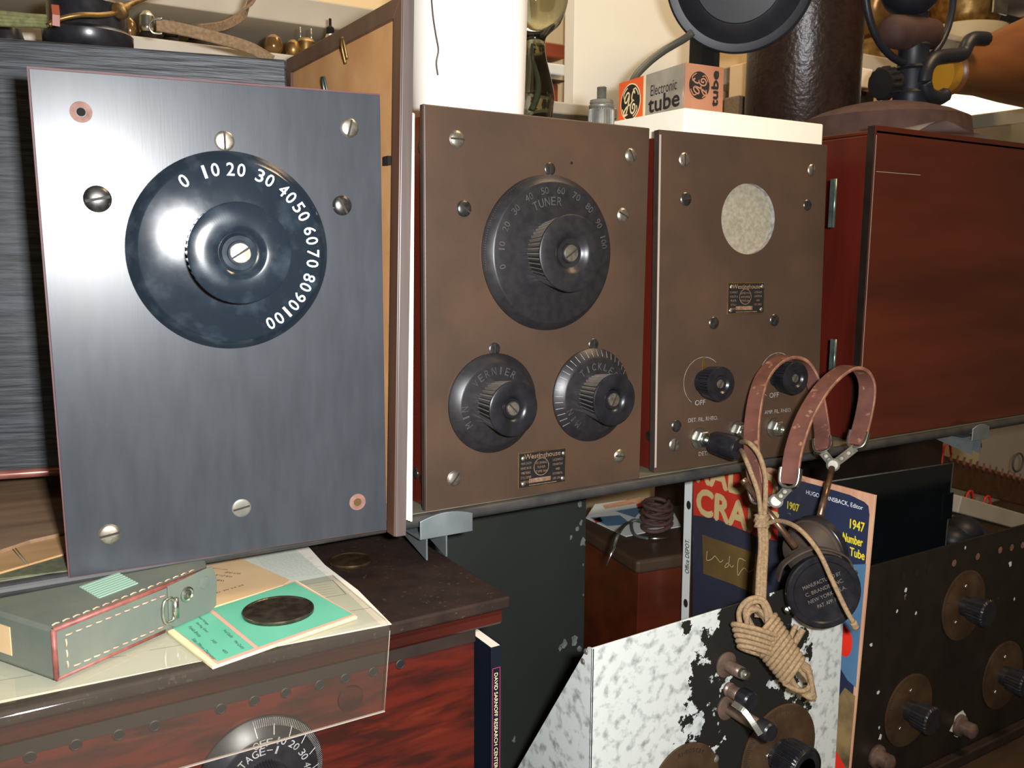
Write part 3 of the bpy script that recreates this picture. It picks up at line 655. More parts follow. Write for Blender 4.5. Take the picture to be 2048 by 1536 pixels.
# ------------------------------------------------------------------ ribbed case behind the grey radio
P0 = D(0, 940, .66); cU = V3((math.cos(math.radians(-12)), math.sin(math.radians(-12)), 0))
FK = Fr(P0, cU, (0, 0, 1)); a1, _ = FK.loc(573, 150); _, kb0 = FK.loc(40, 944); kt = FK.loc(300, 98)[1]
kc = thing('ribbed_case', 'black ribbed cloth-covered case with copper trim behind the grey radio', 'case', FK.p(0, kb0, -.05))
b = MB(); b.box(FK, -.25, a1, kb0, kt, -.12, 0, 0, .0015); b.build('body', X['casecloth'], kc)
b = MB(); b.tube([FK.p(-.25, kb0-.001, .001), FK.p(a1, kb0-.001, .001)], .0034, 12); b.build('bottom_trim', X['casetrim'], kc)
# veneer boards and cloth lying on the shelf, left of the grey radio
def sheet(name, poly_px, z0, z1, m, label, cat, bev=.0003, **k):
    b = MB(); b.prism(W, [tuple(at(x, y, 'z', z1))[:2] for x, y in poly_px], z0, z1, 0, bev); return b.build(name, m, label=label, cat=cat, **k)
zs = .0007
sheet('veneer_sheet', [(-60, 1120), (-60, 950), (240, 930), (240, 1050), (135, 1063), (60, 1080)], zs, zs+.004, X['oak'], 'brown veneer sheet lying on the shelf under the ribbed case', 'sheet')
b = MB(); q = [tuple(at(x, y, 'z', zs+.0018))[:2] for x, y in ((-70, 1120), (135, 1058), (300, 1010), (300, 1060), (135, 1105), (-20, 1150), (-90, 1160))]
b.prism(W, q, zs, zs+.0018)
for x in (20, 27): 
    p0 = at(x, 1092, 'z', zs+.0019); p1 = at(x+30, 1128, 'z', zs+.0019); b.tube([p0, p1], .0003, 4, 1)
b.build('tan_veneer_strip', [X['tancloth'], X['ink']], label='tan wooden strip with two pencil lines at the shelf edge', cat='strip')
sheet('olive_cloth', [(-30, 1142), (135, 1092), (320, 1050), (320, 1110), (140, 1140), (-10, 1158)], zs-.0002, zs+.0006, X['olive'], 'olive green cloth under the tan strip on the shelf edge', 'cloth', bev=0)
# ------------------------------------------------------------------ picture frame (side view) and booklet
yF = -.026
Pt, Pb = at(803, -12, 'y', yF), at(788, 1074, 'y', yF)
FP = Fr(Pb, (0, -1, 0), Pt-Pb)                        # faces -x, u towards the camera
XF = Pb.x
pf = thing('picture_frame', 'tall brown picture frame seen from its kraft paper back', 'picture frame', (XF, .05, Pb.z))
HF = (Pt-Pb).length; uL = FP.loc(572, 128)[0]; rw = .0125; zsh = .0012-Pb.z
b = MB()
TLp, TRp, BRp, BLp = (uL, HF), (0, HF), (0, 0), (uL, zsh)
iL, iR, jR, jL = (uL+rw, HF-rw), (-rw, HF-rw), (-rw, zsh+rw), (uL+rw, zsh+rw)
b.prism(FP, [TLp, TRp, iR, iL][::-1], -.0075, 0, 0, .0006)
b.prism(FP, [TRp, BRp, (-rw, 0), iR][::-1], -.0075, 0, 0, .0006)
b.prism(FP, [(-rw-.004, zsh), BLp, jL, (-rw-.004, jL[1])][::-1], -.0075, 0, 0, .0006)
b.prism(FP, [BLp, TLp, iL, jL][::-1], -.0075, 0, 0, .0006)
b.prism(FP, [(-.006, HF), (.0010, HF), (.0010, 0), (-.006, 0)][::-1], -.0088, -.0008, 1, .0006)
b.build('frame', [X['framewood'], X['framefront']], pf)
b = MB(); b.prism(FP, [iL, iR, jR, jL][::-1], -.0060, -.0022); b.build('backing', X['kraft'], pf, label='tan kraft paper backing')
b = MB(); a, q = FP.loc(783, 318, -.002); b.box(FP, a-.008, a, q-.004, q+.002, -.002, .0006); b.build('tape', X['hole'], pf, label='small black tape tab')
for (px, py), m_ in (((697, 92), 'brass'), ((659, 168), 'hinge')):
    a, q = FP.loc(px, py, 0); b = MB(); pts = [FP.p(a-.004, q-.012, .0005), FP.p(a-.003, q, .004), FP.p(a+.002, q+.004, .005), FP.p(a+.003, q-.010, .002)]
    b.tube(catmull(pts, 5), .0010, 8); b.build('hook', X[m_], pf)
b = MB(); yB = .006; tb = HF*.80
for i in range(4):
    c0b = -.0092-.0013*i; c1b = -.0094-.0022*i; u0 = -.004-.0012*i
    q = [FP.p(u0, yB+.0045-.0012*i, c1b), FP.p(-.13, zsh+.004, c1b), FP.p(-.13, zsh+.004, c1b-.0014), FP.p(u0, yB+.0045-.0012*i, c1b-.0014)]
    t_ = [FP.p(u0, tb, c0b), FP.p(-.13, tb, c0b), FP.p(-.13, tb, c0b-.0011), FP.p(u0, tb, c0b-.0011)]
    b.hexa(q+t_, 0)
b.build('booklet', X['paper'], label='white paper booklet standing between the picture frame and the radio tuner', cat='booklet')
# ------------------------------------------------------------------ lower radio cabinet
ZL = -.035
lc = thing('radio_cabinet', 'red mahogany radio cabinet with dark lid at the lower left, numbered dial below', 'radio', (-.2, 0, -.30))
cor = at(1022, 1192, 'z', ZL); YF = cor.y; XR = cor.x
b = MB(); b.box(W, -.75, XR, YF, .22, ZL-.0085, ZL, 0, .0018, 3)
pr = [(YF+.0008, ZL-.0085), (YF+.0022, ZL-.0120), (YF+.0018, ZL-.0170), (YF+.0035, ZL-.0190), (YF+.012, ZL-.0190), (.20, ZL-.0190), (.20, ZL-.0085)]
g = Fr((-.75, 0, 0), (0, 1, 0), (0, 0, 1)); b.prism(g, pr, 0, XR-.006+.75, 1)
b.build('lid', [X['woodlid'], X['lidedge']], lc, label='worn dark brown lid')
YB = YF+.014; XB = at(949, 1300, 'y', YB).x
b = MB(); b.box(W, -.70, XB, YB, .19, -.40, ZL-.019, 0, .0008); b.build('body', X['redwood'], lc, label='flame-grained red mahogany front')
FL = Fr((0, YB-.0001, 0), (1, 0, 0), (0, 0, 1))
zb = FL.loc(700, 1352)[1]
b = MB(); b.box(W, -.70, XB-.0005, YB-.0025, YB, FL.loc(740, 1333)[1], ZL-.019, 0, .0003)  # dark band paints in the shadow the lid casts on the red front
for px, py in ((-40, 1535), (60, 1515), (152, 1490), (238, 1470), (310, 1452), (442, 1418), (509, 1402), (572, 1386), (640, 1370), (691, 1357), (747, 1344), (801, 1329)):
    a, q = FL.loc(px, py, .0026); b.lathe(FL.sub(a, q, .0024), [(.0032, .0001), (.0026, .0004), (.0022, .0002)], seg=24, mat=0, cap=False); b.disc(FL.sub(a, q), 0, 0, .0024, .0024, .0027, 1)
b.build('lid_shadow_strip', [X['darkbox'], X['hole'], X['lidedge']], lc, label='dark strip painted in as lid shadow, with a row of small vent holes')
sx, sy = FL.loc(524, 1553, .002); sr = RADV(FL, 524, 1435, 1671)
def decoS(b, f):
    ticks(b, f, sr*.985, sr*.88, 97, -80, 90, .00028, (.0031, .0055), 2); ticks(b, f, sr*.90, sr*.76, 97, -80, 9, .00030, (.0051, .0083), 1)
    b.arctext(f, 'OFF', 0, 0, sr*.66, 92, sr*.12, 9, 2, .0094, .8); b.arctext(f, 'STAGE-1', 0, 0, sr*.53, 106, sr*.125, 12.5, 2, .0094, .75)
    for i in range(1, 8): b.arctext(f, str(i*10), 0, 0, sr*.68, 88-21*i, sr*.115, 8, 2, .0094, .7)
dial(lc, FL, sx, sy, sr, sr*.34, .026, X['bakdull'], X['bak'], X['bakdull'], 50, decoS, 20, bw=sr*.26, hd=.0085, kb=1.1, rs=.0045)
a, q = FL.loc(702, 1398, .001)
b = MB(); b.lathe(FL.sub(a, q), [(.0085, 0), (.0080, .0012), (.0001, .0014)], seg=30); b.build('wood_plug', X['lidedge'], lc)
# acrylic cover
YA = YF-.0035; za = ZL+.0016
b = MB(); xr = at(776, 1252, 'y', YA+.002).x; xb = at(768, 1420, 'y', YA).x; zbot = at(768, 1420, 'y', YA).z; th = .0012
yb0 = -.004
pathp = [(yb0, za-.0003)]+[(YA+.0056, za), (YA+.005, za)]+[(YA+.005-.005*math.sin(math.radians(t)), za-.005+.005*math.cos(math.radians(t))) for t in range(10, 91, 10)]+[(YA, za-.0056), (YA, zbot)]
vs = []; fs = []
x_l = -.72
for i, (y, z) in enumerate(pathp):
    xe = xr+(xb-xr)*max(0, min(1, (za-z)/(za-zbot)))
    y2 = y-(th if i > 0 else 0)*(1 if i > 1 else 0); z2 = z+th*math.cos(math.radians(min(90, max(0, (i-2)*10)))); y2 = y-th*math.sin(math.radians(min(90, max(0, (i-2)*10))))
    vs += [V3((x_l, y, z)), V3((xe, y, z)), V3((x_l, y2, z2)), V3((xe, y2, z2))]
for i in range(len(pathp)-1):
    k = 4*i; fs += [(k+2, k+3, k+7, k+6)]
b.add(vs, fs, 0, True)
for i in range(len(pathp)-1):
    k = 4*i; b.add([vs[k+1], vs[k+5], vs[k+7], vs[k+3]], [(0, 1, 2, 3)], 0)

e = len(pathp)-1
b.box(W, x_l, xb, YA-th-.0002, YA+.0002, zbot-.0006, zbot, 1)
b.tube([V3((xr+(xb-xr)*t, YA-th*.5, za-.004+(zbot-za+.004)*t)) for t in (0, .5, 1)], .0003, 5, 1)
b.build('acrylic_cover', [X['acrylic'], X['silveredge']], label='clear bent acrylic cover hanging over the front edge of the lower cabinet', cat='cover')
# papers under the cover
b = MB(); zp = ZL+.0004
def zpoly(px, z): return [tuple(at(x, y, 'z', z))[:2] for x, y in px]
b.prism(W, zpoly([(-60, 1200), (300, 1130), (612, 1088), (650, 1130), (716, 1180), (783, 1248), (400, 1322), (-60, 1418)], zp), ZL+.0001, zp, 0)
b.prism(W, zpoly([(0, 1180), (590, 1098), (640, 1140), (700, 1190), (762, 1250), (-40, 1410)], zp+.0003), zp, zp+.0003, 1)
FT = Fr((0, 0, zp+.0003), (1, 0, 0), (0, 1, 0))
def zline(x0, y0, x1, y1, wd=.0004, m_=2): 
    p = at(x0, y0, 'z', zp+.0004); q = at(x1, y1, 'z', zp+.0004); b.ribbon2(FT, [(p.x, p.y), (q.x, q.y)], wd, .00008, m_, 1)
for a_ in ((610, 1169, 665, 1160), (665, 1160, 692, 1188), (692, 1188, 640, 1197), (700, 1222, 742, 1215), (300, 1300, 362, 1290), (215, 1316, 252, 1311), (-20, 1364, 66, 1350)): zline(*a_)
random.seed(3)
for r_ in range(17):
    y = 1116+r_*2.6; xs = 512+r_*2.2; x = xs
    while x < 600+r_*3.0:
        l_ = random.uniform(4, 14); zline(x, y-(x-xs)*.11, x+l_, y-(x+l_-xs)*.11, .00022, 2); x += l_+2.5
for r_ in range(5): zline(628+r_*3, 1172+r_*4.6, 662+r_*3, 1167+r_*4.6, .0002)
b.build('newspaper_clipping', [X['paper'], X['newsprint'], X['ink']], label='large pale newspaper clipping under the clear cover', cat='paper')
b = MB(); z1 = za+.0018
FQ = Fr(at(580, 1160, 'z', z1), at(580, 1160, 'z', z1)-at(400, 1215, 'z', z1), at(478, 1115, 'z', z1)-at(580, 1160, 'z', z1))
b.prism(W, zpoly([(380, 1140), (478, 1115), (580, 1160), (566, 1170), (424, 1214), (330, 1220)], z1+.0004), z1-.0006, z1+.0004, 0)
def fq(px, py): return FQ.loc(px, py, .0005)
for st_, px, py, h_, w_ in (('W8-80-E', 432, 1160, .003, .013), ('WR-D1-A', 448, 1152, .003, .013), ('W7-WIP', 466, 1146, .003, .012), ('ISSUED 20 24 25', 446, 1182, .002, .030), ('FORT WAYNE', 440, 1138, .0014, .012)):
    a, q = fq(px, py); b.text(FQ, st_, a, q, h_, w_, 118 if 'ISS' not in st_ else 0, .0006, 1)
b.build('typed_card', [X['tan'], X['inkdark']], label='tan typed card under the leather case strap end', cat='card')
# mint coin card
b = MB(); z2 = za+.0016
quad = lambda pts, z: zpoly(pts, z)
b.prism(W, zpoly([(335, 1262), (592, 1160), (714, 1233), (605, 1270), (425, 1333)], z2), z2-.0016, z2, 0)
Fg = Fr((0, 0, z2), (1, 0, 0), (0, 1, 0))
b.poly(Fg, zpoly([(338, 1250), (590, 1163), (712, 1231), (435, 1330)], z2), .0004, 1); b.poly(Fg, zpoly([(424, 1219), (589, 1166), (706, 1230), (517, 1296)], z2), .0006, 2); b.poly(Fg, zpoly([(344, 1256), (416, 1222), (509, 1298), (436, 1325)], z2), .0006, 2)
e1 = at(557, 1226, 'z', z2)
p1 = at(486, 1226, 'z', z2); p2 = at(628, 1226, 'z', z2); rc_ = (p2-p1).length/2*.985
cu_ = (at(424, 1219, 'z', z2)-at(517, 1296, 'z', z2)).normalized(); cv_ = V3((0, 0, 1)).cross(cu_)
Fx = Fr(at(420, 1268, 'z', z2), cu_*-1, cv_*-1)
if Fx.n.z < 0: Fx = Fr(Fx.o, cu_*-1, cv_)
for st_, px, py, h_, w_ in (('Mint Quality', 478, 1290, .0026, .013), ('450', 450, 1303, .0018, .006), ('Proof Quality', 456, 1268, .0026, .013), ('2450', 428, 1283, .0018, .006), ('Limited Mintage', 405, 1240, .0022, .018), ('Sterling Silver', 404, 1255, .0022, .018), ('Franklin Bronze', 390, 1263, .0022, .018), ('Size 39mm Diameter', 408, 1298, .0020, .034)):
    a, q = Fx.loc(px, py, .0007); b.text(Fx, st_, a, q, h_, w_, 0, .0008, 3)
b.build('coin_card', [X['cream'], X['pink'], X['green'], X['inkdark']], label='mint green coin holder card with pink borders on the clear cover', cat='card')
def coin(name, c, r, m, label, txt=None):
    b = MB(); f = Fr(c, (1, 0, 0), (0, 1, 0)); f = f.sub(0, 0, 0, 30)
    b.lathe(f, [(r, 0), (r, .0018), (r-.0003, .0022), (r-.0016, .0022), (r-.0020, .0018), (.0001, .0018)], seg=120, mat=0)
    if txt: b.text(f, txt, 0, 0, r*.28, r*1.5, -48, .0020, 0, bold=.0001)
    b.ring(f, 0, 0, r*.62, r*.66, .0019, 0); b.build(name, m, label=label, cat='coin')
coin('silver_coin', e1+V3((0, 0, .0007)), rc_, X['silver'], 'large tarnished silver coin in the mint green card')
p1 = at(658, 1124, 'z', ZL); p2 = at(745, 1124, 'z', ZL); coin('bronze_coin', (p1+p2)/2+V3((0, 0, .0001)), (p2-p1).length/2, X['bronze'], 'bronze token lying on the dark lid behind the papers', 'STERO')
# grey-green leather case
zc = za+.0016
c0 = at(112, 1364, 'z', zc); cd_ = at(418, 1226, 'z', zc); dU = (cd_-c0); Lc = dU.length; dU.normalize(); 
GL = Fr(c0, dU, (0, 0, 1))
hc = GL.loc(115, 1255)[1]; 
gc = thing('leather_case', 'grey-green leather tape case with red piping and metal snap', 'case', GL.p(Lc/2, 0, -.03))
dep = .092
b = MB(); GP = Fr(GL.p(0, 0, 0), GL.u, -GL.n); sw = GP.n.z; yl_ = -.0088
def gpt(p): v = V3(p)-GP.o; return (v.dot(GP.u), v.dot(GP.v))
bk0 = GL.p(0, 0, -.072); br0 = V3((GL.p(Lc, 0, 0).x+.004, yl_, c0.z))
b.prism(GP, [(0, 0), (Lc, 0), gpt(br0), gpt(V3((bk0.x, min(bk0.y, yl_), c0.z)))], 0, hc*sw, 0, .0020); b.build('body', X['greenleather'], gc)
def dash(fr, pts, c, m_r=.00035, n=None, dl=.0042, gap=.0018):
    b = MB(); 
    for i in range(len(pts)-1):
        p = V3((pts[i][0], pts[i][1], 0)); q = V3((pts[i+1][0], pts[i+1][1], 0)); L_ = (q-p).length; t = 0
        while t+dl < L_:
            a_ = p+(q-p)*(t/L_); e_ = p+(q-p)*((t+dl)/L_); b.tube([fr.p(a_.x, a_.y, c), fr.p((a_.x+e_.x)/2, (a_.y+e_.y)/2, c+.00045), fr.p(e_.x, e_.y, c)], m_r, 5); t += dl+gap
    return b
g_ = lambda x, y: GL.loc(x, y, .0008)
xs_ = GL.loc(330, 1250)[0]
b = dash(GL, [(xs_*.985, .0045), (.007, .0045), (.007, hc-.0058), (Lc*.93, hc-.0058)], .0002); b.build('front_stitching', X['thread'], gc)
TLc = Fr(GL.p(0, hc, 0), GL.u, -GL.n); b = dash(TLc, [(.003, .0045), (Lc-.002, .0045)], .0002); b.build('top_stitching', X['thread'], gc)
b = MB()
b.tube([GL.p(.0012, .001, -.001), GL.p(.0012, hc-.001, -.001)], .0015, 8); b.tube([GL.p(.001, hc-.0009, -.0008), GL.p(Lc, hc-.0009, -.0008)], .0015, 8); b.tube([GL.p(.001, .001, -.0006), GL.p(xs_, .001, -.0006)], .0012, 8)
b.tube([GL.p(Lc*.955, hc, .0006), GL.p(Lc*.955, hc*.62, .0006)], .0009, 8); b.build('piping', X['redpipe'], gc, label='red edge piping')
# flap end with snap and D ring
b = MB(); fl = [(Lc*.70, hc*.97), (Lc*.70, .004), (Lc*.74, -.0+.0012), (Lc*1.0, .0012), (Lc*1.045, hc*.12), (Lc*1.06, hc*.7), (Lc*1.03, hc*1.02), (Lc*.985, hc*1.03)]
b.prism(GL, fl, .0002, .0016, 0, .0004); b.build('flap', X['greenleather'], gc)
a, q = g_(372, 1188); b = MB(); b.lathe(GL.sub(a, q, .0015), [(.0048, 0), (.0046, .0009), (.0036, .0014), (.0030, .0006), (.0020, .0006), (.0016, .0016), (.0001, .0018)], seg=32); b.build('snap', X['nickel'], gc)
a, q = g_(408, 1165); b = MB(); b.lathe(GL.sub(a, q, .0012), [(.0042, 0), (.0038, .0007), (.0001, .0010)], seg=28); b.build('snap_cap', X['greenleather'], gc)
a, q = g_(333, 1220); b = MB(); h2 = .0088; pts = [GL.p(a+.0042*math.cos(t), q+h2*max(-1, min(1, 1.25*math.sin(t)))*.8, .0028) for t in [2*math.pi*k/24 for k in range(24)]]
b.tube(pts, .0010, 8, closed=True); b.tube([GL.p(a+.0046, q-.006, .0030), GL.p(a+.0046, q+.006, .0030)], .0020, 12); b.build('metal_loop', X['nickel'], gc)
b = MB(); TT = Fr(GL.p(0, hc, 0), GL.u, -GL.n)
gx, gy = TT.loc(222, 1172)
for i in range(8):
    t_ = i*.0032; p = TT.loc(225-0*i, 1180); 
    b.box(TT, gx-.016+.0026*i*.3, gx+.010+.0026*i*.3, gy-.010+t_-.0008, gy-.010+t_+.0012, .0001, .0008)
b.build('grille_bars', X['mintplastic'], gc)
b = MB(); EL = Fr(GL.p(0, 0, 0), -GL.n*1, GL.v)   # left end face
EL = Fr(GL.p(0, 0, 0), GL.n, GL.v)
a, q = EL.loc(8, 1272); sg = 1 if EL.n.dot(GL.u) < 0 else -1
b.box(EL, a-.020, a+.006, hc*.22, hc*.78, min(0, sg*.0004), max(0, sg*.0004))
b.build('paper_label', X['tan'], gc, label='worn tan paper label')
# ================================================================== BELOW THE SHELF
ZT = -.42
x1_ = at(1170, 1150, 'y', .10).x
b = MB(); b.box(W, XR+.003, x1_, .10, .1012, ZT, -.0105, 0, .0003); b.box(W, x1_-.0012, x1_, .1012, .125, ZT, -.0105)
random.seed(21); FGm = Fr((0, .0999, 0), (1, 0, 0), (0, 0, 1))
for px, py, r_ in ((1160, 1010, .004), (1162, 1045, .003), (1155, 1056, .003), (1166, 1085, .005), (1142, 1075, .0025), (1150, 1282, .006), (1158, 1298, .004), (1128, 1288, .005), (1120, 1296, .003), (1167, 1190, .0015), (1166, 1130, .0015)):
    a, q = FGm.loc(px, py); b.poly(FGm, [(a+r_*random.uniform(.3, 1.0)*math.cos(t), q+r_*random.uniform(.4, 1.3)*math.sin(t)) for t in [k*.8 for k in range(8)]], 0, 1)
b.build('metal_panel', [X['greenmetal'], X['chip']], label='plain dark green metal chassis panel standing below the shelf', cat='panel')
# book
yb = -.05; k0 = at(981, 1296, 'y', yb); k1 = at(1004, 1288, 'y', yb); FS = Fr((k0.x, yb, k0.z), (1, 0, 0), (0, 0, 1)); bw_ = k1.x-k0.x
bk = thing('book', 'thin navy black book with pink-lined spine lettering standing right of the lower cabinet', 'book', (k0.x+bw_/2, yb+.08, ZT))
b = MB(); b.box(W, k0.x, k0.x+.0009, yb, yb+.16, ZT, k0.z, 0, .0002); b.box(W, k0.x+bw_-.0009, k0.x+bw_, yb, yb+.16, ZT, k0.z, 0, .0002); b.box(W, k0.x, k0.x+bw_, yb-.0004, yb+.0010, ZT, k0.z-.0002, 0, .0002)
cz0 = k0.z-FS.loc(992, 1340)[1]
tz = [FS.loc(996, y)[1] for y in (1342, 1536)]; L1 = (tz[0]-tz[1]); 
full = 'DAVID SARNOFF RESEARCH CENTER:'
b.text(FS, full, bw_*.46, tz[0]-L1*.505, bw_*.30, L1*.99, -90, .0006, 1, 1.0)
b.ribbon2(FS, [(bw_*.16, -.24), (bw_*.16, tz[0]+.003), (bw_*.16, tz[0]+.003)], .0004, .0006, 2, 1); b.ribbon2(FS, [(bw_*.80, -.24), (bw_*.80, tz[0]+.003)], .0004, .0006, 2, 1); b.ribbon2(FS, [(bw_*.16, tz[0]+.003), (bw_*.80, tz[0]+.003)], .0004, .0006, 2, 1)
b.build('cover', [X['bookblack'], X['cream'], X['crimson']], bk)
b = MB(); b.box(W, k0.x+.0009, k0.x+bw_-.0009, yb+.0011, yb+.158, ZT, k0.z-.0004); b.build('pages', X['paper'], bk, label='white page block')
# wooden box with cords behind
bc = at(1274, 1122, 'z', -.14); d1 = ray(251, 508); d1.z = 0; d1.normalize(); u1 = V3((d1.y, -d1.x, 0))
FX = Fr(bc, u1, d1)     # u to the right, v away, n up
wb = thing('wooden_box', 'dark brown wooden box with rounded lid behind the green panel', 'box', FX.p(.12, .09, ZT-bc.z))
b = MB(); b.box(FX, 0, .21, 0, .17, -.016, 0, 0, .004, 3); b.build('lid', X['woodlid'] if 0 else X['tablewood'], wb)
b = MB(); b.box(FX, .006, .204, .006, .164, ZT-bc.z, -.016, 0, .001); b.build('body', X['dmahog'], wb)
def onbox(px, py, h=.001): return at(px, py, 'z', bc.z+h)
b = MB(); q = [tuple(onbox(x, y))[:2] for x, y in ((1172, 1035), (1252, 1072), (1300, 1062), (1362, 1052), (1340, 1010), (1250, 1000), (1190, 1008))]
b.prism(W, q, bc.z, bc.z+.0008, 0)
fz = Fr((0, 0, bc.z+.0009), (1, 0, 0), (0, 1, 0))
for m_, pl in ((1, ((1205, 1010), (1280, 995), (1290, 1003), (1210, 1018))), (2, ((1180, 1035), (1240, 1030), (1262, 1048), (1215, 1052))), (3, ((1272, 1008), (1292, 1002), (1298, 1012), (1276, 1018))), (2, ((1230, 1022), (1290, 1012), (1270, 1035))), (3, ((1186, 1038), (1200, 1034), (1206, 1042), (1192, 1046)))):
    b.poly(fz, [tuple(onbox(x, y))[:2] for x, y in pl], .00001, m_)
b.build('magazine_sheet', [X['strip'], X['pagepink'], X['coverblue'], X['coverred']], label='open colour-printed sheet lying on the dark wooden box', cat='paper')
tl = thing('test_lead', 'dark test lead coiled on the wooden box with bare metal probe tips', 'test lead', onbox(1313, 1045, 0))
b = MB(); cc = onbox(1313, 1060, .0); 
pts = []
for i in range(170):
    t = i/170; a = t*2*math.pi*11; rr = .016+.0025*math.sin(t*23); hgt = .004+.030*t
    pts.append(cc+V3((rr*math.cos(a), rr*math.sin(a)*.9, hgt+.003*math.sin(a*1.3))))
b.tube(pts, .0026, 6); b.build('cord_coil', X['purplish'], tl)
def tp(px, py, h): return at(px, py, 'z', bc.z+h)
e0 = at(1213, 1133, 'y', .085); e1_ = at(1228, 1093, 'y', .09); 
b = MB(); b.tube(catmull([tp(1300, 1040, .01), tp(1275, 1040, .012), tp(1254, 1047, .014), at(1238, 1066, 'y', .095), e1_], 6), .0016, 8); b.tube(catmull([tp(1300, 1050, .01), tp(1266, 1040, .01), tp(1268, 1068, .004), tp(1296, 1077, .004)], 6), .0018, 8); b.build('cord', X['cable'], tl)
b = MB(); b.tube([e1_, e1_.lerp(e0, .45), e1_.lerp(e0, .5), e0], [.0018, .0016, .0008, .0006], 8); b.build('probe_tip', X['nickel'], tl); b = MB(); b.tube([tp(1296, 1077, .004), tp(1316, 1077, .004), tp(1337, 1076, .004)], [.0018, .0016, .0006], 8); b.build('probe_tip', X['nickel'], tl)
# dark cabinet in the shadow behind the right part
b = MB(); b.box(W, .62, 1.12, .30, .46, ZT, -.075, 0, .004); b.box(W, .66, .76, .295, .30, -.3, -.10, 0, .002)
b.build('dark_cabinet', X['darkbox'], label='dark brown wooden cabinet in the shade under the shelf', cat='cabinet')
# white peeling panel
YW = -.095
wp = thing('painted_chassis', 'metal chassis with peeling white paint over black, dials and binding posts', 'chassis', (.22, YW+.05, ZT))
FWp = Fr((0, YW, 0), (1, 0, 0), (0, 0, 1))
TLw = FWp.loc(1185, 1297); TRw = FWp.loc(1693, 1141)
BRx = FWp.loc(1672, 1536)[0]
b = MB(); b.prism(FWp, [(TLw[0], ZT), (BRx, ZT), (TRw[0], TRw[1]), (TLw[0], TLw[1])], -.0016, 0, 0, .0004)
fw_ = b.build('front', X['paint'], wp)
gq = [at(px, py, 'x', TLw[0]) for px, py in ((1175, 1294), (1035, 1536))]
sl = (gq[1].z-gq[0].z)/(gq[1].y-gq[0].y); yb2 = gq[0].y+(ZT-gq[0].z)/sl
FG = Fr((TLw[0], 0, 0), (0, -1, 0), (0, 0, 1))
b = MB(); b.prism(FG, [(-YW, ZT), (-YW, TLw[1]), (-gq[0].y, gq[0].z), (-min(yb2, .095), gq[0].z+sl*(min(yb2, .095)-gq[0].y)), (-min(yb2, .095), ZT)][::-1], -.0016, 0, 0, .0003); b.build('side_gusset', X['paint'], wp)
for px, py in ((1172, 1303), (1166, 1323)):
    p = at(px, py, 'x', TLw[0]); f = Fr(p, (0, -1, 0), (0, 0, 1)); b = MB(); b.lathe(f, [(.0024, 0), (.0018, .0008), (.0001, .001)], seg=16); b.build('rivet', X['zinc'], wp)
wr = RADV(FWp, 1558, 1411, 1603); wx, wy = FWp.loc(1556, 1508)
def decoW(b, f):
    ticks(b, f, wr*.97, wr*.86, 190, 60, 60, .0004, .0019, 1, 5, wr*.80)
f = FWp.sub(wx, wy); b = MB(); b.lathe(f, [(wr, 0), (wr, .0014), (wr-.001, .0018), (.012, .0018)], seg=80); decoW(b, f); dW = b.build('dial', [X['brassdial'], X['inkdark']], wp)
b = MB(); b.lathe(f, [(.014, .0018), (.013, .008), (.0185, .009), (.0195, .028), (.018, .030)], seg=160, knurl=(2, 3), kd=.05); b.lathe(f, [(.018, .030), (.015, .0302), (.0001, .0295)], seg=40, mat=0); b.build('knob', X['bak'], dW)
a, q = FWp.loc(1533, 1517); rivet(dW, FWp, 1535, 1512, .0026, X['nickel'], .0018, 'screw'); rivet(dW, FWp, 1578, 1490, .0026, X['nickel'], .0018, 'screw')
f2 = FWp.sub(*FWp.loc(1368, 1572)); b = MB(); b.lathe(f2, [(.036, 0), (.036, .0014), (.0345, .0018), (.0001, .0018)], seg=70); b.arctext(f2, 'Rheostat', 0, 0, .030, 80, .0035, 7, 1, .0019, .8); b.build('dial', [X['brassdial'], X['inkdark']], wp)
def post(px, py, ex, ey, cap, base=.0085, r=.0042, L=.024, ring='nickel'):
    f = FWp.sub(*FWp.loc(px, py)); b = MB(); b.lathe(f, [(base, 0), (base, .002), (base*.8, .0034), (r, .0036), (r*1.05, L*.55), (r, L)], seg=32)
    p = b.build('binding_post', X['post'], wp); b = MB()
    if cap: b.lathe(f, [(r*1.35, L), (r*1.5, L+.001), (r*1.5, L+.010), (r*1.3, L+.0115), (.0001, L+.0112)], seg=32); b.build('cap', X['bak'], p)
    else: b.lathe(f, [(r*.9, L), (r*.9, L+.004), (r*.6, L+.0065), (.0001, L+.007)], seg=24); b.build('cap', X['nickel'], p)
post(1450, 1328, 0, 0, False, .0105, .0048, .018); post(1456, 1378, 0, 0, True, .006, .0052, .014); post(1452, 1413, 0, 0, True, .0105, .0050, .036)
b = MB(); P_ = [D(1466, 1406, .655), D(1488, 1422, .648), D(1506, 1446, .645), D(1521, 1469, .644)]
b.strap(catmull(P_, 6), cr+cu*.8, .0022, .0005); b.build('contact_blade', X['nickel'], wp)
rivet(wp, FWp, 1430, 1517, .0036, X['zinc'], 0, 'screw')
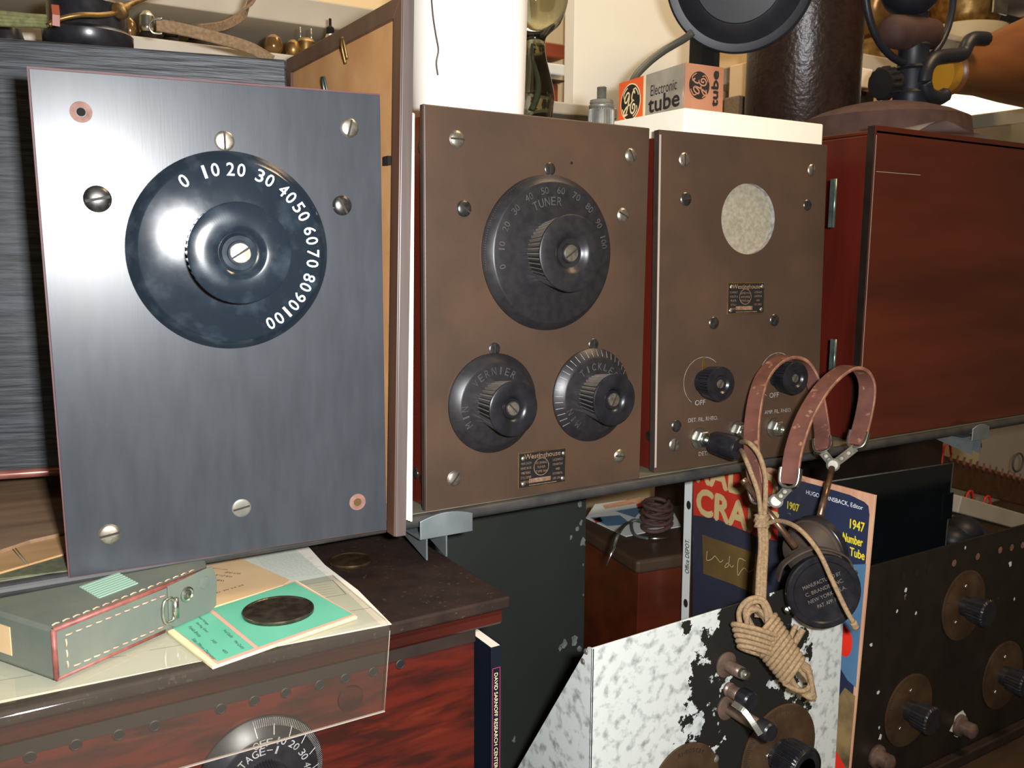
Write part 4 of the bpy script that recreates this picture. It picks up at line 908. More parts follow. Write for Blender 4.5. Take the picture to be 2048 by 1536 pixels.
# magazine in a clear sleeve
XM = .372
FM = Fr((XM, 0, 0), (0, -1, 0), (0, 0, 1)); ml = lambda x, y: FM.loc(x, y)
mg = thing('magazine', 'old navy and red magazine behind the headset with signed card picture', 'magazine', (XM, 0, ZT))
TR_, TL_ = ml(1750, 991), ml(1386, 896); BR_ = ml(1699, 1536); sl_ = (BR_[0]-TR_[0])/(BR_[1]-TR_[1]); BRm = (TR_[0]+sl_*(-.345-TR_[1]), -.345)
LB = ml(1366+19, 1235); BLm = (TL_[0]+(LB[0]-TL_[0])/(LB[1]-TL_[1])*(-.345-TL_[1]), -.345)
b = MB(); b.prism(FM, [TL_, BLm, BRm, TR_], -.0028, -.0002, 0, .0003); b.build('pages', X['pagepink'], mg)
b = MB()
cv = [ml(1386, 905), (BLm[0], -.345), (BRm[0]-.0030, -.345), ml(1696, 1500), ml(1719, 1250), ml(1731, 1130), ml(1739, 1030), ml(1737, 1012), ml(1729, 1004), ml(1700, 990), ml(1640, 972)]
b.poly(FM, cv, 0, 0); b.poly(FM, cv, .0001, 0)
b.poly(FM, [ml(1387, 906), ml(1387, 1030), ml(1430, 1036), ml(1485, 1060), ml(1517, 1074), ml(1556, 1082), ml(1557, 950)], .0003, 1)
b.text(FM, 'RADIO', *ml(1471, 958), RADV(FM, 1466, 932, 988)*2, abs(ml(1551, 1000)[0]-ml(1390, 1000)[0]), 0, .0005, 2, bold=.0014)
b.text(FM, 'CRAFT', *ml(1471, 1026), RADV(FM, 1466, 998, 1050)*2, abs(ml(1551, 1000)[0]-ml(1390, 1000)[0]), 0, .0005, 2, bold=.0016)
b.poly(FM, [ml(1405, 1069), ml(1407, 1147), ml(1470, 1170), ml(1514, 1190), ml(1514, 1108), ml(1482, 1096)], .0003, 3)
b.ribbon2(FM, [ml(x, y) for x, y in ((1415, 1102), (1414, 1120), (1424, 1118), (1430, 1112), (1436, 1118), (1441, 1124), (1447, 1120))], .0007, .0005, 2)
b.ribbon2(FM, [ml(x, y) for x, y in ((1460, 1112), (1457, 1132), (1450, 1134), (1456, 1126), (1464, 1134), (1468, 1130))], .0007, .0005, 2)
b.ribbon2(FM, [ml(x, y) for x, y in ((1492, 1122), (1478, 1118), (1476, 1150), (1484, 1140), (1490, 1136), (1498, 1144), (1508, 1138))], .0007, .0005, 2)
b.poly(FM, [ml(1680, 1130), ml(1733, 1128), ml(1722, 1250), ml(1712, 1375), ml(1695, 1360), ml(1660, 1300)], .0003, 4)
b.poly(FM, [ml(1690, 1375), ml(1711, 1392), ml(1704, 1470), ml(1698, 1536), (BRm[0]-.006, -.33), ml(1640, 1536), ml(1660, 1420)], .0003, 5)
b.disc(FM, *ml(1690, 1283), .008, .014, .0004, 1); b.poly(FM, [ml(1660, 1500), ml(1675, 1504), ml(1692, 1536), ml(1692, 1580), ml(1640, 1560)], .0005, 1)
for s_, x, y, h_, wd in (('1907', 1587, 1013, 15, 1.9), ('1947', 1715, 1051, 19, 1.75), ('Number', 1706, 1079, 17, 2.7), ('Tube', 1715, 1107, 17, 2.0)):
    H_ = RADV(FM, x, y-h_/2, y+h_/2)*2; b.text(FM, s_, *ml(x, y), H_, H_*wd, 0, .0005, 7, bold=.0002)
H_ = RADV(FM, 1670, 995, 1005)*2; b.text(FM, 'HUGO GERNSBACK, Editor', *ml(1668, 1000), H_, H_*13.5, 0, .0005, 8)
b.build('cover', [X['covernavy'], X['coverred'], X['covercream'], X['covergold'], X['coverblue'], X['covertan'], X['crimson'], X['yellow'], X['white']], mg)
sv_ = thing('sheet_protector', 'clear plastic sleeve with white punched strip around the magazine', 'sleeve', (XM-.002, 0, ZT))
b = MB(); s0 = ml(1372, 940); s1 = ml(1364, 1240); sl2 = (s1[0]-s0[0])/(s1[1]-s0[1]); wS = .0115
q0 = (s0[0]+sl2*(.0-s0[1]), -.001); q1 = (s0[0]+sl2*(-.345-s0[1]), -.345)
b.prism(FM, [q0, q1, (q1[0]+wS, q1[1]), (q0[0]+wS, q0[1])], .0008, .0012, 0)
hs = (s0[0]-s1[0])
a, q = ml(1376, 1112); b.text(FM, 'Office DEPOT.', a, q, wS*.55, RADV(FM, 1376, 1078, 1147)*2, 92, .0013, 1, bold=.00012)
for px, py in ((1379, 1010), (1373, 1206)): a, q = ml(px, py); b.disc(FM, a, q, .0034, .0048, .0013, 1)
b.build('strip', [X['strip'], X['inkdark']], sv_)
b = MB(); b.prism(FM, [(q0[0]+wS, -.001), (q1[0]+wS, -.345), (BRm[0]-.03, -.345), (TR_[0]-.03, -.06), (TR_[0]-.09, -.001)], .0009, .0011, 0); b.build('clear_pocket', X['sleeve'], sv_)
# black dial panel on the right
bpn = thing('dial_panel', 'chipped black radio front panel with three brown dials at the lower right', 'chassis', (.8, .01, ZT))
FBp = Fr((0, 0, 0), (1, 0, 0), (0, 0, 1)); bl = lambda x, y: FBp.loc(x, y)
L_, R_ = bl(1750, 1131), bl(2048, 1050)
b = MB(); m_ = (R_[1]-L_[1])/(R_[0]-L_[0]); x0_, x1b = .46, 1.2
b.prism(FBp, [(x0_, ZT), (x1b, ZT), (x1b, L_[1]+m_*(x1b-L_[0])), (x0_, L_[1]+m_*(x0_-L_[0]))], -.003, 0, 0, .0005)
for px, py in ((1807, 1152), (1833, 1146), (1858, 1139), (1908, 1126), (1955, 1113), (2000, 1100), (2023, 1095), (2045, 1090)):
    a, q = bl(px, py); b.disc(FBp, a, q, .0042, .0042, .0003, 1 if px > 1880 else 2)
random.seed(11)
for px, py, r_ in ((1811, 1180, .003), (1831, 1227, .0022), (1794, 1222, .002), (2020, 1128, .004), (1742, 1290, .003), (1930, 1095, .002), (1760, 1475, .0035), (1758, 1455, .002), (2028, 1198, .002), (1756, 1385, .003)):
    a, q = bl(px, py); b.poly(FBp, [(a+r_*random.uniform(.5, 1.2)*math.cos(t), q+r_*random.uniform(.5, 1.4)*math.sin(t)) for t in [k*.9 for k in range(7)]], .0003, 3)
a, q = bl(1918, 1447); b.poly(FBp, [(a+.021*random.uniform(.6, 1.1)*math.cos(t), q+.016*random.uniform(.6, 1.1)*math.sin(t)) for t in [k*.42 for k in range(15)]], .0003, 3)
b.build('front', [X['bpanel'], X['copper'], X['hole'], X['strip']], bpn)
for (l, r, t_, bo, kx, ky) in ((1881, 1971, 1143, 1277, 1961, 1224), (1963, 2045, 1286, 1413, 2036, 1360), (1769, 1863, 1351, 1488, 1851, 1434)):
    a, q = bl((l+r)/2, (t_+bo)/2); rr = RADV(FBp, (l+r)/2, t_, bo); f = FBp.sub(a, q)
    b = MB(); b.lathe(f, [(rr, 0), (rr, .0014), (rr-.001, .0018), (.010, .0018)], seg=72); ticks(b, f, rr*.96, rr*.88, 200, 20, 50, .0005, .0019, 1, 10, rr*.8)
    d_ = b.build('dial', [X['brassdial'], X['inkdark']], bpn)
    b = MB(); b.lathe(f, [(.012, .0018), (.012, .010), (.0145, .011), (.0165, .030), (.0145, .032), (.0001, .0315)], seg=96, knurl=(2, 3), kd=.05); b.build('knob', X['bakdull'], d_)
    for (dx, dy) in ((.0, .55), (-.35, -.42)): 
        b = MB(); g2 = f.sub(rr*dx, rr*dy, .0018); b.lathe(g2, [(.0032, 0), (.0026, .001), (.0001, .0014)], seg=16); b.build('screw', X['nickel'], d_)
for px, py in ((1918, 1450), (1752, 1512)):
    f = FBp.sub(*bl(px, py)); b = MB(); b.lathe(f, [(.014, 0), (.013, .004), (.009, .006), (.0095, .018), (.006, .021), (.0001, .022)], seg=24); b.build('binding_post', X['post'], bpn)
b = MB(); p0 = bl(1700, 1560); p1 = bl(2060, 1455); 
b.box(FBp, x0_, x1b, ZT+.0005, max(p1[1], ZT+.014), 0, .012, 0, .002); b.build('bottom_rail', X['darkbox'], bpn)
# smoky sheet behind
FSm = Fr((0, .09, 0), (1, 0, 0), (0, 0, 1)); q = [FSm.loc(*p) for p in ((1640, 966), (1906, 925), (1888, 1110))]
b = MB(); b.prism(FSm, [(q[0][0], -.30), (q[2][0], -.30), (q[1][0], q[1][1]), (q[0][0], q[0][1])], -.002, 0, 0, .0004)
a, c_ = q[1]; b.box(FSm, a-.018, a+.004, c_-.075, c_-.040, .0002, .002, 0, .0004)
b.tube([FSm.p(q[0][0], q[0][1], .0002), FSm.p(q[1][0], q[1][1], .0002), FSm.p(q[2][0], -.25, .0002)], .0009, 6, 1)
b.build('smoked_glass', [X['smoke'], X['zinc']], label='glossy smoked glass sheet standing behind the black dial panel', cat='glass')
# far right: wall board, terminal strip, rail, beige box
slab('trim_1', .9, 3.2, .64, .66, -1.2, .02, X['wallg'])
YT = .40
FT_ = Fr((0, YT, 0), (1, 0, 0), (0, 0, 1)); tl_ = lambda x, y: FT_.loc(x, y)
bb = thing('beige_box', 'beige enamelled box with rounded corner behind the terminal strip', 'box', (1.35, YT+.1, -.3))
b = MB(); p0 = tl_(1880, 886); p1 = tl_(2001, 884); p2 = tl_(2001, 960)
pl = [(p0[0], -.34), (p1[0], -.34), (p1[0], p1[1]-.018)]+[(p1[0]-.018+.018*math.cos(t), p1[1]-.018+.018*math.sin(t)) for t in (.4, .8, 1.2)]+[(p1[0]-.018, p1[1]), (p0[0], p0[1]+.01)]
b.prism(FT_, pl, -.10, -.04, 0, .002); b.build('body', X['beige'], bb)
b = MB(); b.tube([FT_.p(x, y, -.04) for x, y in pl[2:]], .0028, 8); b.build('gasket', X['hole'], bb)
ts = thing('terminal_strip', 'brown terminal strip with rows of copper lugs under the shelf end', 'terminal strip', (1.4, YT, -.2))
TA, TB = V3(tuple(FT_.p(*tl_(1895, 930)))), V3(tuple(FT_.p(*tl_(2090, 985))))
FTs = Fr(TA, TB-TA, (0, 0, 1)); Lt = (TB-TA).length; hh = .052
b = MB(); b.box(FTs, -.02, Lt, -hh*.75, hh*.30, -.012, 0, 0, .002); b.build('board', X['termbrown'], ts)
for i in range(16):
    f = FTs.sub(.004+i*Lt/16, hh*.22, 0); b = MB(); b.lathe(f, [(.0042, 0), (.0036, .003), (.0001, .004)], seg=10); b.box(f, -.002, .002, .002, .012, -.001, .001); b.build('lug', X['casetrim'], ts)
for x, y in ((1880, 905), (1925, 1000), (1960, 1010)): b = MB(); p = V3(FT_.p(*tl_(x, y), .01)); b.tube(catmull([p+V3((-.01, 0, -.03)), p+V3((-.004, 0, .012)), p+V3((.012, 0, .018)), p+V3((.02, 0, -.004))], 6), .0024, 6); b.build('wire', X['redwire'], ts)
b = MB(); A_, B_ = V3(FT_.p(*tl_(1890, 1000), .048)), V3(FT_.p(*tl_(2110, 1062), .048)); f = Fr(A_, B_-A_, (0, 0, 1)); b.box(f, -.03, (B_-A_).length, -.018, .014, -.03, 0, 0, .002); b.box(f, -.03, (B_-A_).length, -.022, -.0182, -.03, .0005, 1)
b.build('white_rail', [X['plank'], X['hole']], label='pale painted rail below the terminal strip at the far right', cat='rail')
b = MB()
for px, py, r_ in ((1925, 1062, .034), (1952, 1072, .026), (1905, 1078, .03)): 
    c_ = at(px, py, 'y', .30); b.lathe(Fr(c_, (1, 0, 0), (0, 1, 0)), [(r_*math.cos(t), r_*.8*math.sin(t)) for t in [-1.4+.28*k for k in range(11)]], seg=24)
b.build('cloth_bundle', X['hornblack'], label='dark lumpy bundle behind the black dial panel', cat='bundle')
c_ = at(2036, 925, 'y', .45); f = Fr(c_, (1, 0, 0), (0, 0, 1)); b = MB(); b.tube([f.p(.02*math.cos(t), .02*math.sin(t)) for t in [2*math.pi*k/24 for k in range(24)]], .0022, 6, closed=True); b.build('wire_ring', X['cable'], label='small dark wire ring on the wall above the terminal strip', cat='ring')
# ================================================================== ON TOP OF THE RADIOS
ZB = HB-.006+.0003
# white jar
jc = V3(((at(822, 100, 'y', .11).x+at(1047, 100, 'y', .11).x)/2, .112, ZB)); jr = (at(1047, 100, 'y', .11).x-at(822, 100, 'y', .11).x)/2*.93
f = Fr(jc, (1, 0, 0), (0, 1, 0)); b = MB()
b.lathe(f, [(jr*.90, 0), (jr*.94, .003), (jr*.93, .012), (jr*.955, .03), (jr*.975, .07), (jr*1.0, .13), (jr*1.01, .18), (jr*1.0, .20), (jr*.8, .205), (.0001, .206)], seg=80)
def oncyl(px, py): 
    d = ray(px, py); o = CAM-jc; A_ = d.x**2+d.y**2; B_ = 2*(o.x*d.x+o.y*d.y); r_ = jr*.985+.0008; C_ = o.x**2+o.y**2-r_*r_; t = (-B_-math.sqrt(max(0, B_*B_-4*A_*C_)))/(2*A_); return CAM+d*t
b.tube(catmull([oncyl(x, y) for x, y in ((862, -20), (866, 30), (872, 70), (877, 100), (873, 125), (876, 150))], 5), [.0007]*26, 5, 1)
b.build('white_jar', [X['whitejar'], X['framefront']], label='large white ceramic jar on top of the radio tuner', cat='jar')
# glass globe tube
gc_ = V3(at(1068, 200, 'y', .155)); gz = gc_.z; gc_.z = ZB
def gr(py): return at(1068, py, 'y', .155).z-ZB
f = Fr(gc_, (1, 0, 0), (0, 1, 0)); k_ = (at(1100, 150, 'y', .155).x-at(1068, 150, 'y', .155).x)/32
b = MB(); pr = [(.0001, 0), (30*k_, .0002), (32*k_, gr(225)), (34*k_, gr(190)), (27*k_, gr(150)), (19*k_, gr(110)), (18*k_, gr(80)), (26*k_, gr(66)), (42*k_, gr(48)), (52*k_, gr(18)), (56*k_, gr(-20)), (50*k_, gr(-60)), (34*k_, gr(-90)), (.0001, gr(-104))]
pr2 = [(p.x, p.y) for p in catmull([(a_, b_, 0) for a_, b_ in pr], 4)]; b.lathe(f, [(max(r, .0001), h) for r, h in pr2], seg=64, cap=False)
X['bottleglass'] = glassmat('smoky_olive_glass', (148, 156, 144), .04)
gb = thing('glass_globe', 'smoky glass globe on a waisted neck beside the white jar', 'glass globe', gc_); b.build('glass', X['bottleglass'], gb)
b = MB(); pl = [f.p(7*k_*math.sin(t*5), 5*k_*math.cos(t*3), gr(225)*0+gr(222)+(gr(90)-gr(222))*t) for t in [k/30 for k in range(31)]]; b.tube(pl, [4*k_*(1-.5*k/30) for k in range(31)], 8)
b.build('inner_stem', X['olive'], gb)
# knurled metal post
kp = at(1203, 210, 'y', .05); kp.z = ZB; f = Fr(kp, (1, 0, 0), (0, 1, 0)); kk = (at(1224, 210, 'y', .05).x-at(1203, 210, 'y', .05).x)/21
hz = lambda y: at(1203, y, 'y', .05).z-ZB
b = MB(); b.lathe(f, [(20*kk, 0), (21*kk, .001), (21*kk, hz(222)), (20*kk, hz(219))], seg=128, knurl=(1, 2), kd=.08); b.lathe(f, [(20*kk, hz(219)), (20*kk, hz(212)), (18*kk, hz(209)), (19*kk, hz(207)), (18*kk, hz(201)), (10*kk, hz(200)), (8*kk, hz(198))], seg=48)
th_ = [(8*kk if i % 2 else 6.6*kk, hz(198)+(hz(174)-hz(198))*i/18) for i in range(19)]; b.lathe(f, th_+[(5*kk, hz(173))], seg=32, smooth=False)
b.build('knurled_post', X['zinc'], label='small knurled metal post with threaded tip on top of the radio tuner', cat='metal fitting')
# white block on the detector
ZC = HC-.005+.0006
ZC = max(ZC, FC.p(0, HC, 0).z-.005+.0006)
s0 = at(1370, 215, 'y', .012); s1 = at(1647, 250, 'y', .012)
b = MB(); b.box(W, s0.x, s1.x, .012, .175, ZC, s0.z, 0, .0015, 3); b.build('white_block', X['whiteblk'], label='thick white painted block lying on top of the radio detector', cat='block')
zt_ = s0.z+.0003
# tube carton
gcn = at(1369, 180, 'y', .042); gcn.z = zt_; an = math.radians(7); gu = V3((math.cos(an*.4), -math.sin(an*.4), 0)); gv = V3((math.sin(an), math.cos(an), 0))
def zat(px, py, P): d = ray(px, py); t = ((P-CAM).dot(V3((cf.x, cf.y, 0)))/d.dot(V3((cf.x, cf.y, 0)))); return (CAM+d*t).z
htop = zat(1369, 125, gcn)-zt_
FR = Fr(gcn, (gu.x, gu.y, 0), (0, 0, 1)); wR = abs(FR.loc(1446, 180)[0])
FLf = Fr(gcn, (-gv.x, -gv.y, 0), (0, 0, 1)); wL = abs(FLf.loc(1238, 200)[0])
ge = thing('tube_carton', 'old orange, grey and copper electronic tube carton on the white block', 'carton', gcn+gu*(wR/2)+gv*(wL/2))
b = MB(); B_ = [gcn, gcn+gu*wR, gcn+gu*wR+gv*wL, gcn+gv*wL]; b.hexa(B_+[p+V3((0, 0, htop)) for p in B_], 0)
hb_ = htop
b.poly(FLf, [(-wL, 0), (-wL*.60, 0), (-wL*.60, hb_), (-wL, hb_)], .0002, 1); b.poly(FR, [(.0003, .0003), (wR, .0003), (wR, hb_), (.0003, hb_)], .0002, 2)
b.rect(FLf, -wL*.60, -wL*.56, 0, hb_, .0003, 5)
b.tube([FLf.p(-.0016, 0, .0004), FLf.p(-.0016, hb_, .0004)], .0003, 5, 4)
def logo(f, cx, cy, ra, rb, rot, mw, md, c=.0004):
    g = f.sub(cx, cy, 0, rot); b.disc(g, 0, 0, ra, rb, c, mw); b.disc(g, 0, 0, ra*.93, rb*.93, c+.0001, md)
    for k in range(4):
        t0 = math.radians(90*k+20); P_ = []
        for q in range(8): t = t0+q*.12; rr = .83-.0*q if q < 6 else .74-.08*(q-6); P_.append((ra*rr*math.cos(t), rb*rr*math.sin(t)))
        b.ribbon2(g, P_, ra*.07, c+.0002, mw, 3)
    Gp = [(-.10, .40), (-.20, .52), (-.38, .46), (-.55, .22), (-.52, .04), (-.36, .04), (-.20, .24), (-.10, .42), (-.14, .10), (-.28, -.32), (-.45, -.62), (-.60, -.66), (-.62, -.48), (-.40, -.26), (-.05, -.12)]
    Ep = [(.42, .40), (.36, .54), (.22, .46), (.14, .22), (.20, .06), (.36, .06), (.16, .0), (.02, -.22), (.06, -.52), (.26, -.62), (.46, -.44), (.44, -.20), (.28, -.16), (.22, -.32), (.30, -.40)]
    for PP in (Gp, Ep): b.ribbon2(g, [(ra*x, rb*y) for x, y in PP], ra*.10, c+.00022, mw, 4)
a, q = FLf.loc(1263, 204); logo(FLf, -wL*.80, q, wL*.165, hb_*.40, 0, 5, 3)
a, q = FR.loc(1398, 171); logo(FR, a, q, wR*.29, hb_*.285, 90, 2, 3)
g0 = lambda x, y: FLf.loc(x, y, .0004)
a, q = g0(1327, 175); w_ = abs(g0(1352, 170)[0]-g0(1300, 185)[0]); b.text(FLf, 'Electronic', a, q, hb_*.22, w_*1.0, 0, .0005, 3)
a, q = g0(1327, 203); w_ = abs(g0(1359, 200)[0]-g0(1297, 215)[0]); b.text(FLf, 'tube', a, q, hb_*.32, w_, 0, .0005, 3, bold=.0005)
a, q = FR.loc(1429, 178); b.text(FR, 'tube', a, q, wR*.17, hb_*.70, 90, .0005, 3, bold=.0006)
b.build('carton', [X['cardsilver'], X['cardorange'], X['cardpink'], X['inkdark'], X['cardpink'], X['cream']], ge)
# white board behind
xb0 = at(1148, 100, 'y', .56).x; xb1 = at(1425, 100, 'y', .56).x
b = MB(); b.box(W, xb0, xb1, .56, .585, .05, .95, 0, .001); b.build('white_board', X['board'], label='plain white board standing behind the radio tuner and the tube carton', cat='board')
# round black disc microphone
mc = D(1481, -50, .98); ax_ = (CAM-mc).normalized()+V3((-.15, 0, -.1)); f = axisfr(mc, ax_); rr = 150/FPX*.98
dm = thing('round_speaker', 'round satin black loudspeaker disc on a black post behind the tube carton', 'loudspeaker', (mc.x, mc.y, ZC))
b = MB(); b.lathe(f, [(rr*.5, -.03), (rr*.9, -.02), (rr*.985, -.006), (rr, 0), (rr*.99, .004), (rr*.96, .006), (rr*.92, .005), (rr*.86, .004), (rr*.74, .009), (rr*.62, .014), (rr*.59, .0145), (rr*.58, .0125), (rr*.3, .013), (.0001, .0135)], seg=96); b.build('disc', X['hornblack'], dm)
pp = mc+V3((0, .03, 0)); b = MB(); xx0 = at(1401, 110, 'y', mc.y+.05).x; xx1 = at(1441, 110, 'y', mc.y+.05).x; b.box(W, xx0, xx1, mc.y+.05, mc.y+.07, ZC, mc.z-rr*.45, 0, .002); b.box(W, xx0+.004, xx1-.004, mc.y+.012, mc.y+.055, mc.z-rr*.50, mc.z-rr*.43); b.build('post', X['hole'], dm)
b = MB(); t_ = 1.0; b.tube(catmull([D(1385, 65, 1.0), D(1368, 78, 1.0), D(1330, 100, .99), D(1296, 126, .98), D(1268, 158, .97), D(1255, 200, .97)], 6), .0042, 10); b.build('cable', X['cable'], dm)
# brown cylinder
cy = .26; cx0, cx1 = at(1546, 150, 'y', cy).x, at(1708, 150, 'y', cy).x
f = Fr(((cx0+cx1)/2, cy+.02, .0006), (1, 0, 0), (0, 1, 0)); rC = (at(1708, 150, 'y', cy+.02).x-at(1546, 150, 'y', cy+.02).x)/2*.92
b = MB(); b.lathe(f, [(rC, 0), (rC, .66), (rC*.9, .662)], seg=80); b.build('round_container', X['leatherette'], label='tall dark brown leatherette cylinder standing behind the white block', cat='container')
# microphone stand on the cabinet
mb_ = V3(at(1822, 180, 'y', .17)); zD = .3105; ms = thing('candlestick_stand', 'black telephone stand with yoke and domed base on the mahogany cabinet', 'stand', (mb_.x, .17, zD))
hk = lambda py: at(1822, py, 'y', .17).z-zD; km = (at(1842, 150, 'y', .17).x-at(1822, 150, 'y', .17).x)/20
f = Fr((mb_.x, .17, zD), (1, 0, 0), (0, 1, 0))
xc = at(1768, 240, 'y', .17).x; fb = Fr((xc, .17, zD), (1, 0, 0), (0, 1, 0))
b = MB(); b.lathe(fb, [(104*km, 0), (103*km, .004), (96*km, hk(250)), (78*km, hk(236)), (54*km, hk(224)), (34*km, hk(217)), (14*km, hk(213))], seg=64); b.build('base', X['purplish'], ms, label='brown fabric-covered domed base')
b = MB(); b.lathe(f, [(22*km, 0), (21*km, hk(195)), (23*km, hk(188)), (20*km, hk(182)), (20*km, hk(142)), (23*km, hk(138)), (18*km, hk(132)), (18*km, hk(98)), (20*km, hk(92)), (14*km, hk(80)), (14*km, hk(20)), (18*km, hk(10))], seg=40); b.build('post', X['hornblack'], ms)
b = MB(); p0 = at(1772, 62, 'y', .17); p1 = at(1872, 70, 'y', .17); b.tube([p0, p0.lerp(p1, .1), p0.lerp(p1, .5), p0.lerp(p1, .9), p1], [11*km, 19*km, 22*km, 18*km, 9*km], 20); b.build('yoke', X['purplish'], ms)
b = MB(); g2 = Fr(at(1822, -20, 'y', .17), (1, 0, 0), (0, 0, 1)); b.tube([g2.p(86*km*math.cos(t), 86*km*math.sin(t)*1.0) for t in [2*math.pi*k/48 for k in range(48)]], 4.5*km, 8, closed=True); b.build('ring', X['hornblack'], ms)
b = MB(); c_ = at(1822, -24, 'y', .17); b.lathe(Fr(c_, (1, 0, 0), (0, 1, 0)), [(36*km*math.cos(t), 34*km*math.sin(t)) for t in [-1.5+.3*k for k in range(11)]], seg=32); b.build('transmitter', X['hornblack'], ms)
b = MB(); p0 = at(1760, 168, 'y', .17); p1 = at(1808, 162, 'y', .17); f3 = axisfr(p0, p1-p0); b.lathe(f3, [(.0001, -.002), (17*km, 0), (20*km, .004), (20*km, .016), (15*km, .019), (10*km, .036)], seg=60, knurl=(2, 3), kd=.1); b.build('clamp_knob', X['hole'], ms)
b = MB(); b.tube(catmull([at(x, y, 'y', .15) for x, y in ((1846, 178), (1858, 196), (1884, 192), (1876, 180), (1862, 150), (1868, 128), (1890, 118), (1920, 112), (1934, 92), (1942, 80), (1968, 78), (1974, 70))], 6), [9*km]*23+[10*km]*44, 10) if 0 else b.tube(catmull([at(x, y, 'y', .15) for x, y in ((1848, 165), (1852, 140), (1868, 118), (1896, 112), (1924, 108), (1934, 90), (1946, 78), (1972, 78))], 6), 9*km, 10)
b.tube(catmull([at(x, y, 'y', .15) for x, y in ((1848, 165), (1856, 188), (1876, 196), (1890, 190))], 6), 9*km, 10); b.build('hook', X['hornblack'], ms)
# turned wooden horn
p0 = at(1868, 148, 'y', .19); p1 = at(2110, 118, 'y', .19); f3 = axisfr(p0, p1-p0); Lh = (p1-p0).length
wh = thing('wooden_horn', 'turned wooden horn with yellow collar beside the black stand', 'wooden horn', (p0.x, p0.y, zD))
b = MB(); b.lathe(f3, [(12*km, 0), (27*km, .002), (27*km, .022), (22*km, .024)], seg=48, mat=0); b.build('collar', X['yellowring'], wh, label='yellow collar')
b = MB(); b.lathe(f3, [(24*km, .024), (30*km, .03), (28*km, .045), (36*km, Lh*.35), (52*km, Lh*.6), (66*km, Lh*.85), (68*km, Lh*1.0), (60*km, Lh*1.25), (.0001, Lh*1.3)], seg=64); b.build('body', X['turned'], wh)
# crumpled clear plastic on the cabinet
b = MB(); vs = []; fs = []; nx, ny = 16, 8; random.seed(5)
for j in range(ny+1):
    for i in range(nx+1):
        x = at(1790, 258, 'y', .03).x+(at(1965, 262, 'y', .03).x-at(1790, 258, 'y', .03).x)*i/nx; y = .01+.09*j/ny
        e = math.sin(math.pi*i/nx); vs.append(V3((x, y, .3120+.022*e*(.75+.25*math.sin(j*.35+i*.45)))))
for j in range(ny):
    for i in range(nx): k = j*(nx+1)+i; fs.append((k, k+1, k+nx+2, k+nx+1))
b.add(vs, fs, 0, True); b.build('plastic_film', X['film'], label='crumpled clear plastic film on top of the mahogany cabinet', cat='plastic film')
# ================================================================== BACKGROUND
YG = .52
def bgbox(name, x0, y0, x1, y1, yy, dep, m, label, cat, zb=None, zt=None, **k):
    p = at(x0, y0, 'y', yy); q = at(x1, y1, 'y', yy); b = MB(); b.box(W, min(p.x, q.x), max(p.x, q.x), yy, yy+dep, (min(p.z, q.z) if zb is None else zb), (max(p.z, q.z) if zt is None else zt), 0, .002); return b.build(name, m, label=label, cat=cat, **k)
# left: display shelf with small tubes
zS = at(600, 128, 'y', .40).z
b = MB(); b.box(W, -.45, .13, .36, .655, zS-.016, zS, 0, .002); b.build('display_shelf', X['plank'], label='pale wooden shelf carrying small radio tubes at the upper left', cat='shelf')
p = at(560, 40, 'y', .50); b = MB(); b.box(W, -.3, .36, .48, .655, at(400, 20, 'y', .48).z, at(400, 20, 'y', .48).z+.03, 0, .002); b.build('upper_shelf', X['plank'], label='pale upper shelf board at the top left of the room', cat='shelf')
def tube_small(px, py, r, h, m_, kind, label):
    p = at(px, py, 'y', .40); p.z = zS+.0002; s_ = FPX**-1*.95; r = r*s_; h = h*s_
    f = Fr(p, (1, 0, 0), (0, 1, 0)); t = thing('radio_tube', label, 'radio tube', p, 'small radio tubes on the display shelf')
    b = MB()
    if kind == 'round': b.lathe(f, [(r*.55, 0), (r*.55, h*.25), (r*.9, h*.40), (r, h*.6), (r*.8, h*.85), (r*.3, h), (.0001, h*1.02)], seg=32); b.build('bulb', X['amber'] if m_ == 'a' else X['brass'], t)
    elif kind == 'cap': b.lathe(f, [(r*.8, 0), (r*.95, h*.3), (r, h*.55), (r*.5, h*.75)], seg=28); b.build('bulb', X['nickel'], t); b = MB(); b.lathe(f, [(r*.6, h*.72), (r*.55, h*.85), (r*.2, h*.9), (r*.2, h*1.05), (.0001, h*1.06)], seg=24); b.build('cap', X['hole'], t)
    elif kind == 'pins':
        b.lathe(f, [(r*.6, 0), (r, h*.3), (r, h*.6), (r*.7, h*.7)], seg=28); b.build('bulb', X['brass'], t)
        for sx_ in (-.6, .6): b = MB(); b.tube([f.p(sx_*r, 0, h*.6), f.p(sx_*r, 0, h*1.0)], r*.06, 6); b.build('pin', X['nickel'], t)
    else:
        b.lathe(f, [(r, 0), (r, h*.35)], seg=24); b.build('base', X['hole'], t); b = MB(); b.lathe(f, [(r*.9, h*.35), (r, h*.55), (r*.9, h*.85), (r*.4, h)], seg=24); b.build('bulb', X['nickel'] if m_ == 'n' else X['bakdull'], t)
tube_small(262, 95, 12, 45, 'a', 'round', 'small amber tube just right of the black earphone')
tube_small(297, 95, 15, 62, 'n', 'std', 'silver tube with black base under the wire loop end')
tube_small(342, 95, 15, 52, 'd', 'std', 'dark tube below the wide webbing band')
tube_small(395, 98, 20, 50, 'd', 'std', 'wide dark tube below the middle of the webbing band')
tube_small(548, 112, 19, 50, 'a', 'round', 'round amber globe tube at the lower end of the webbing band')
tube_small(587, 116, 16, 45, 'b', 'round', 'small brassy globe tube left of the tube with pins')
tube_small(613, 116, 19, 72, 'b', 'pins', 'upturned tube with two upright pins')
tube_small(662, 118, 14, 92, 'n', 'cap', 'taller silver tube with black pointed cap beside the picture frame')
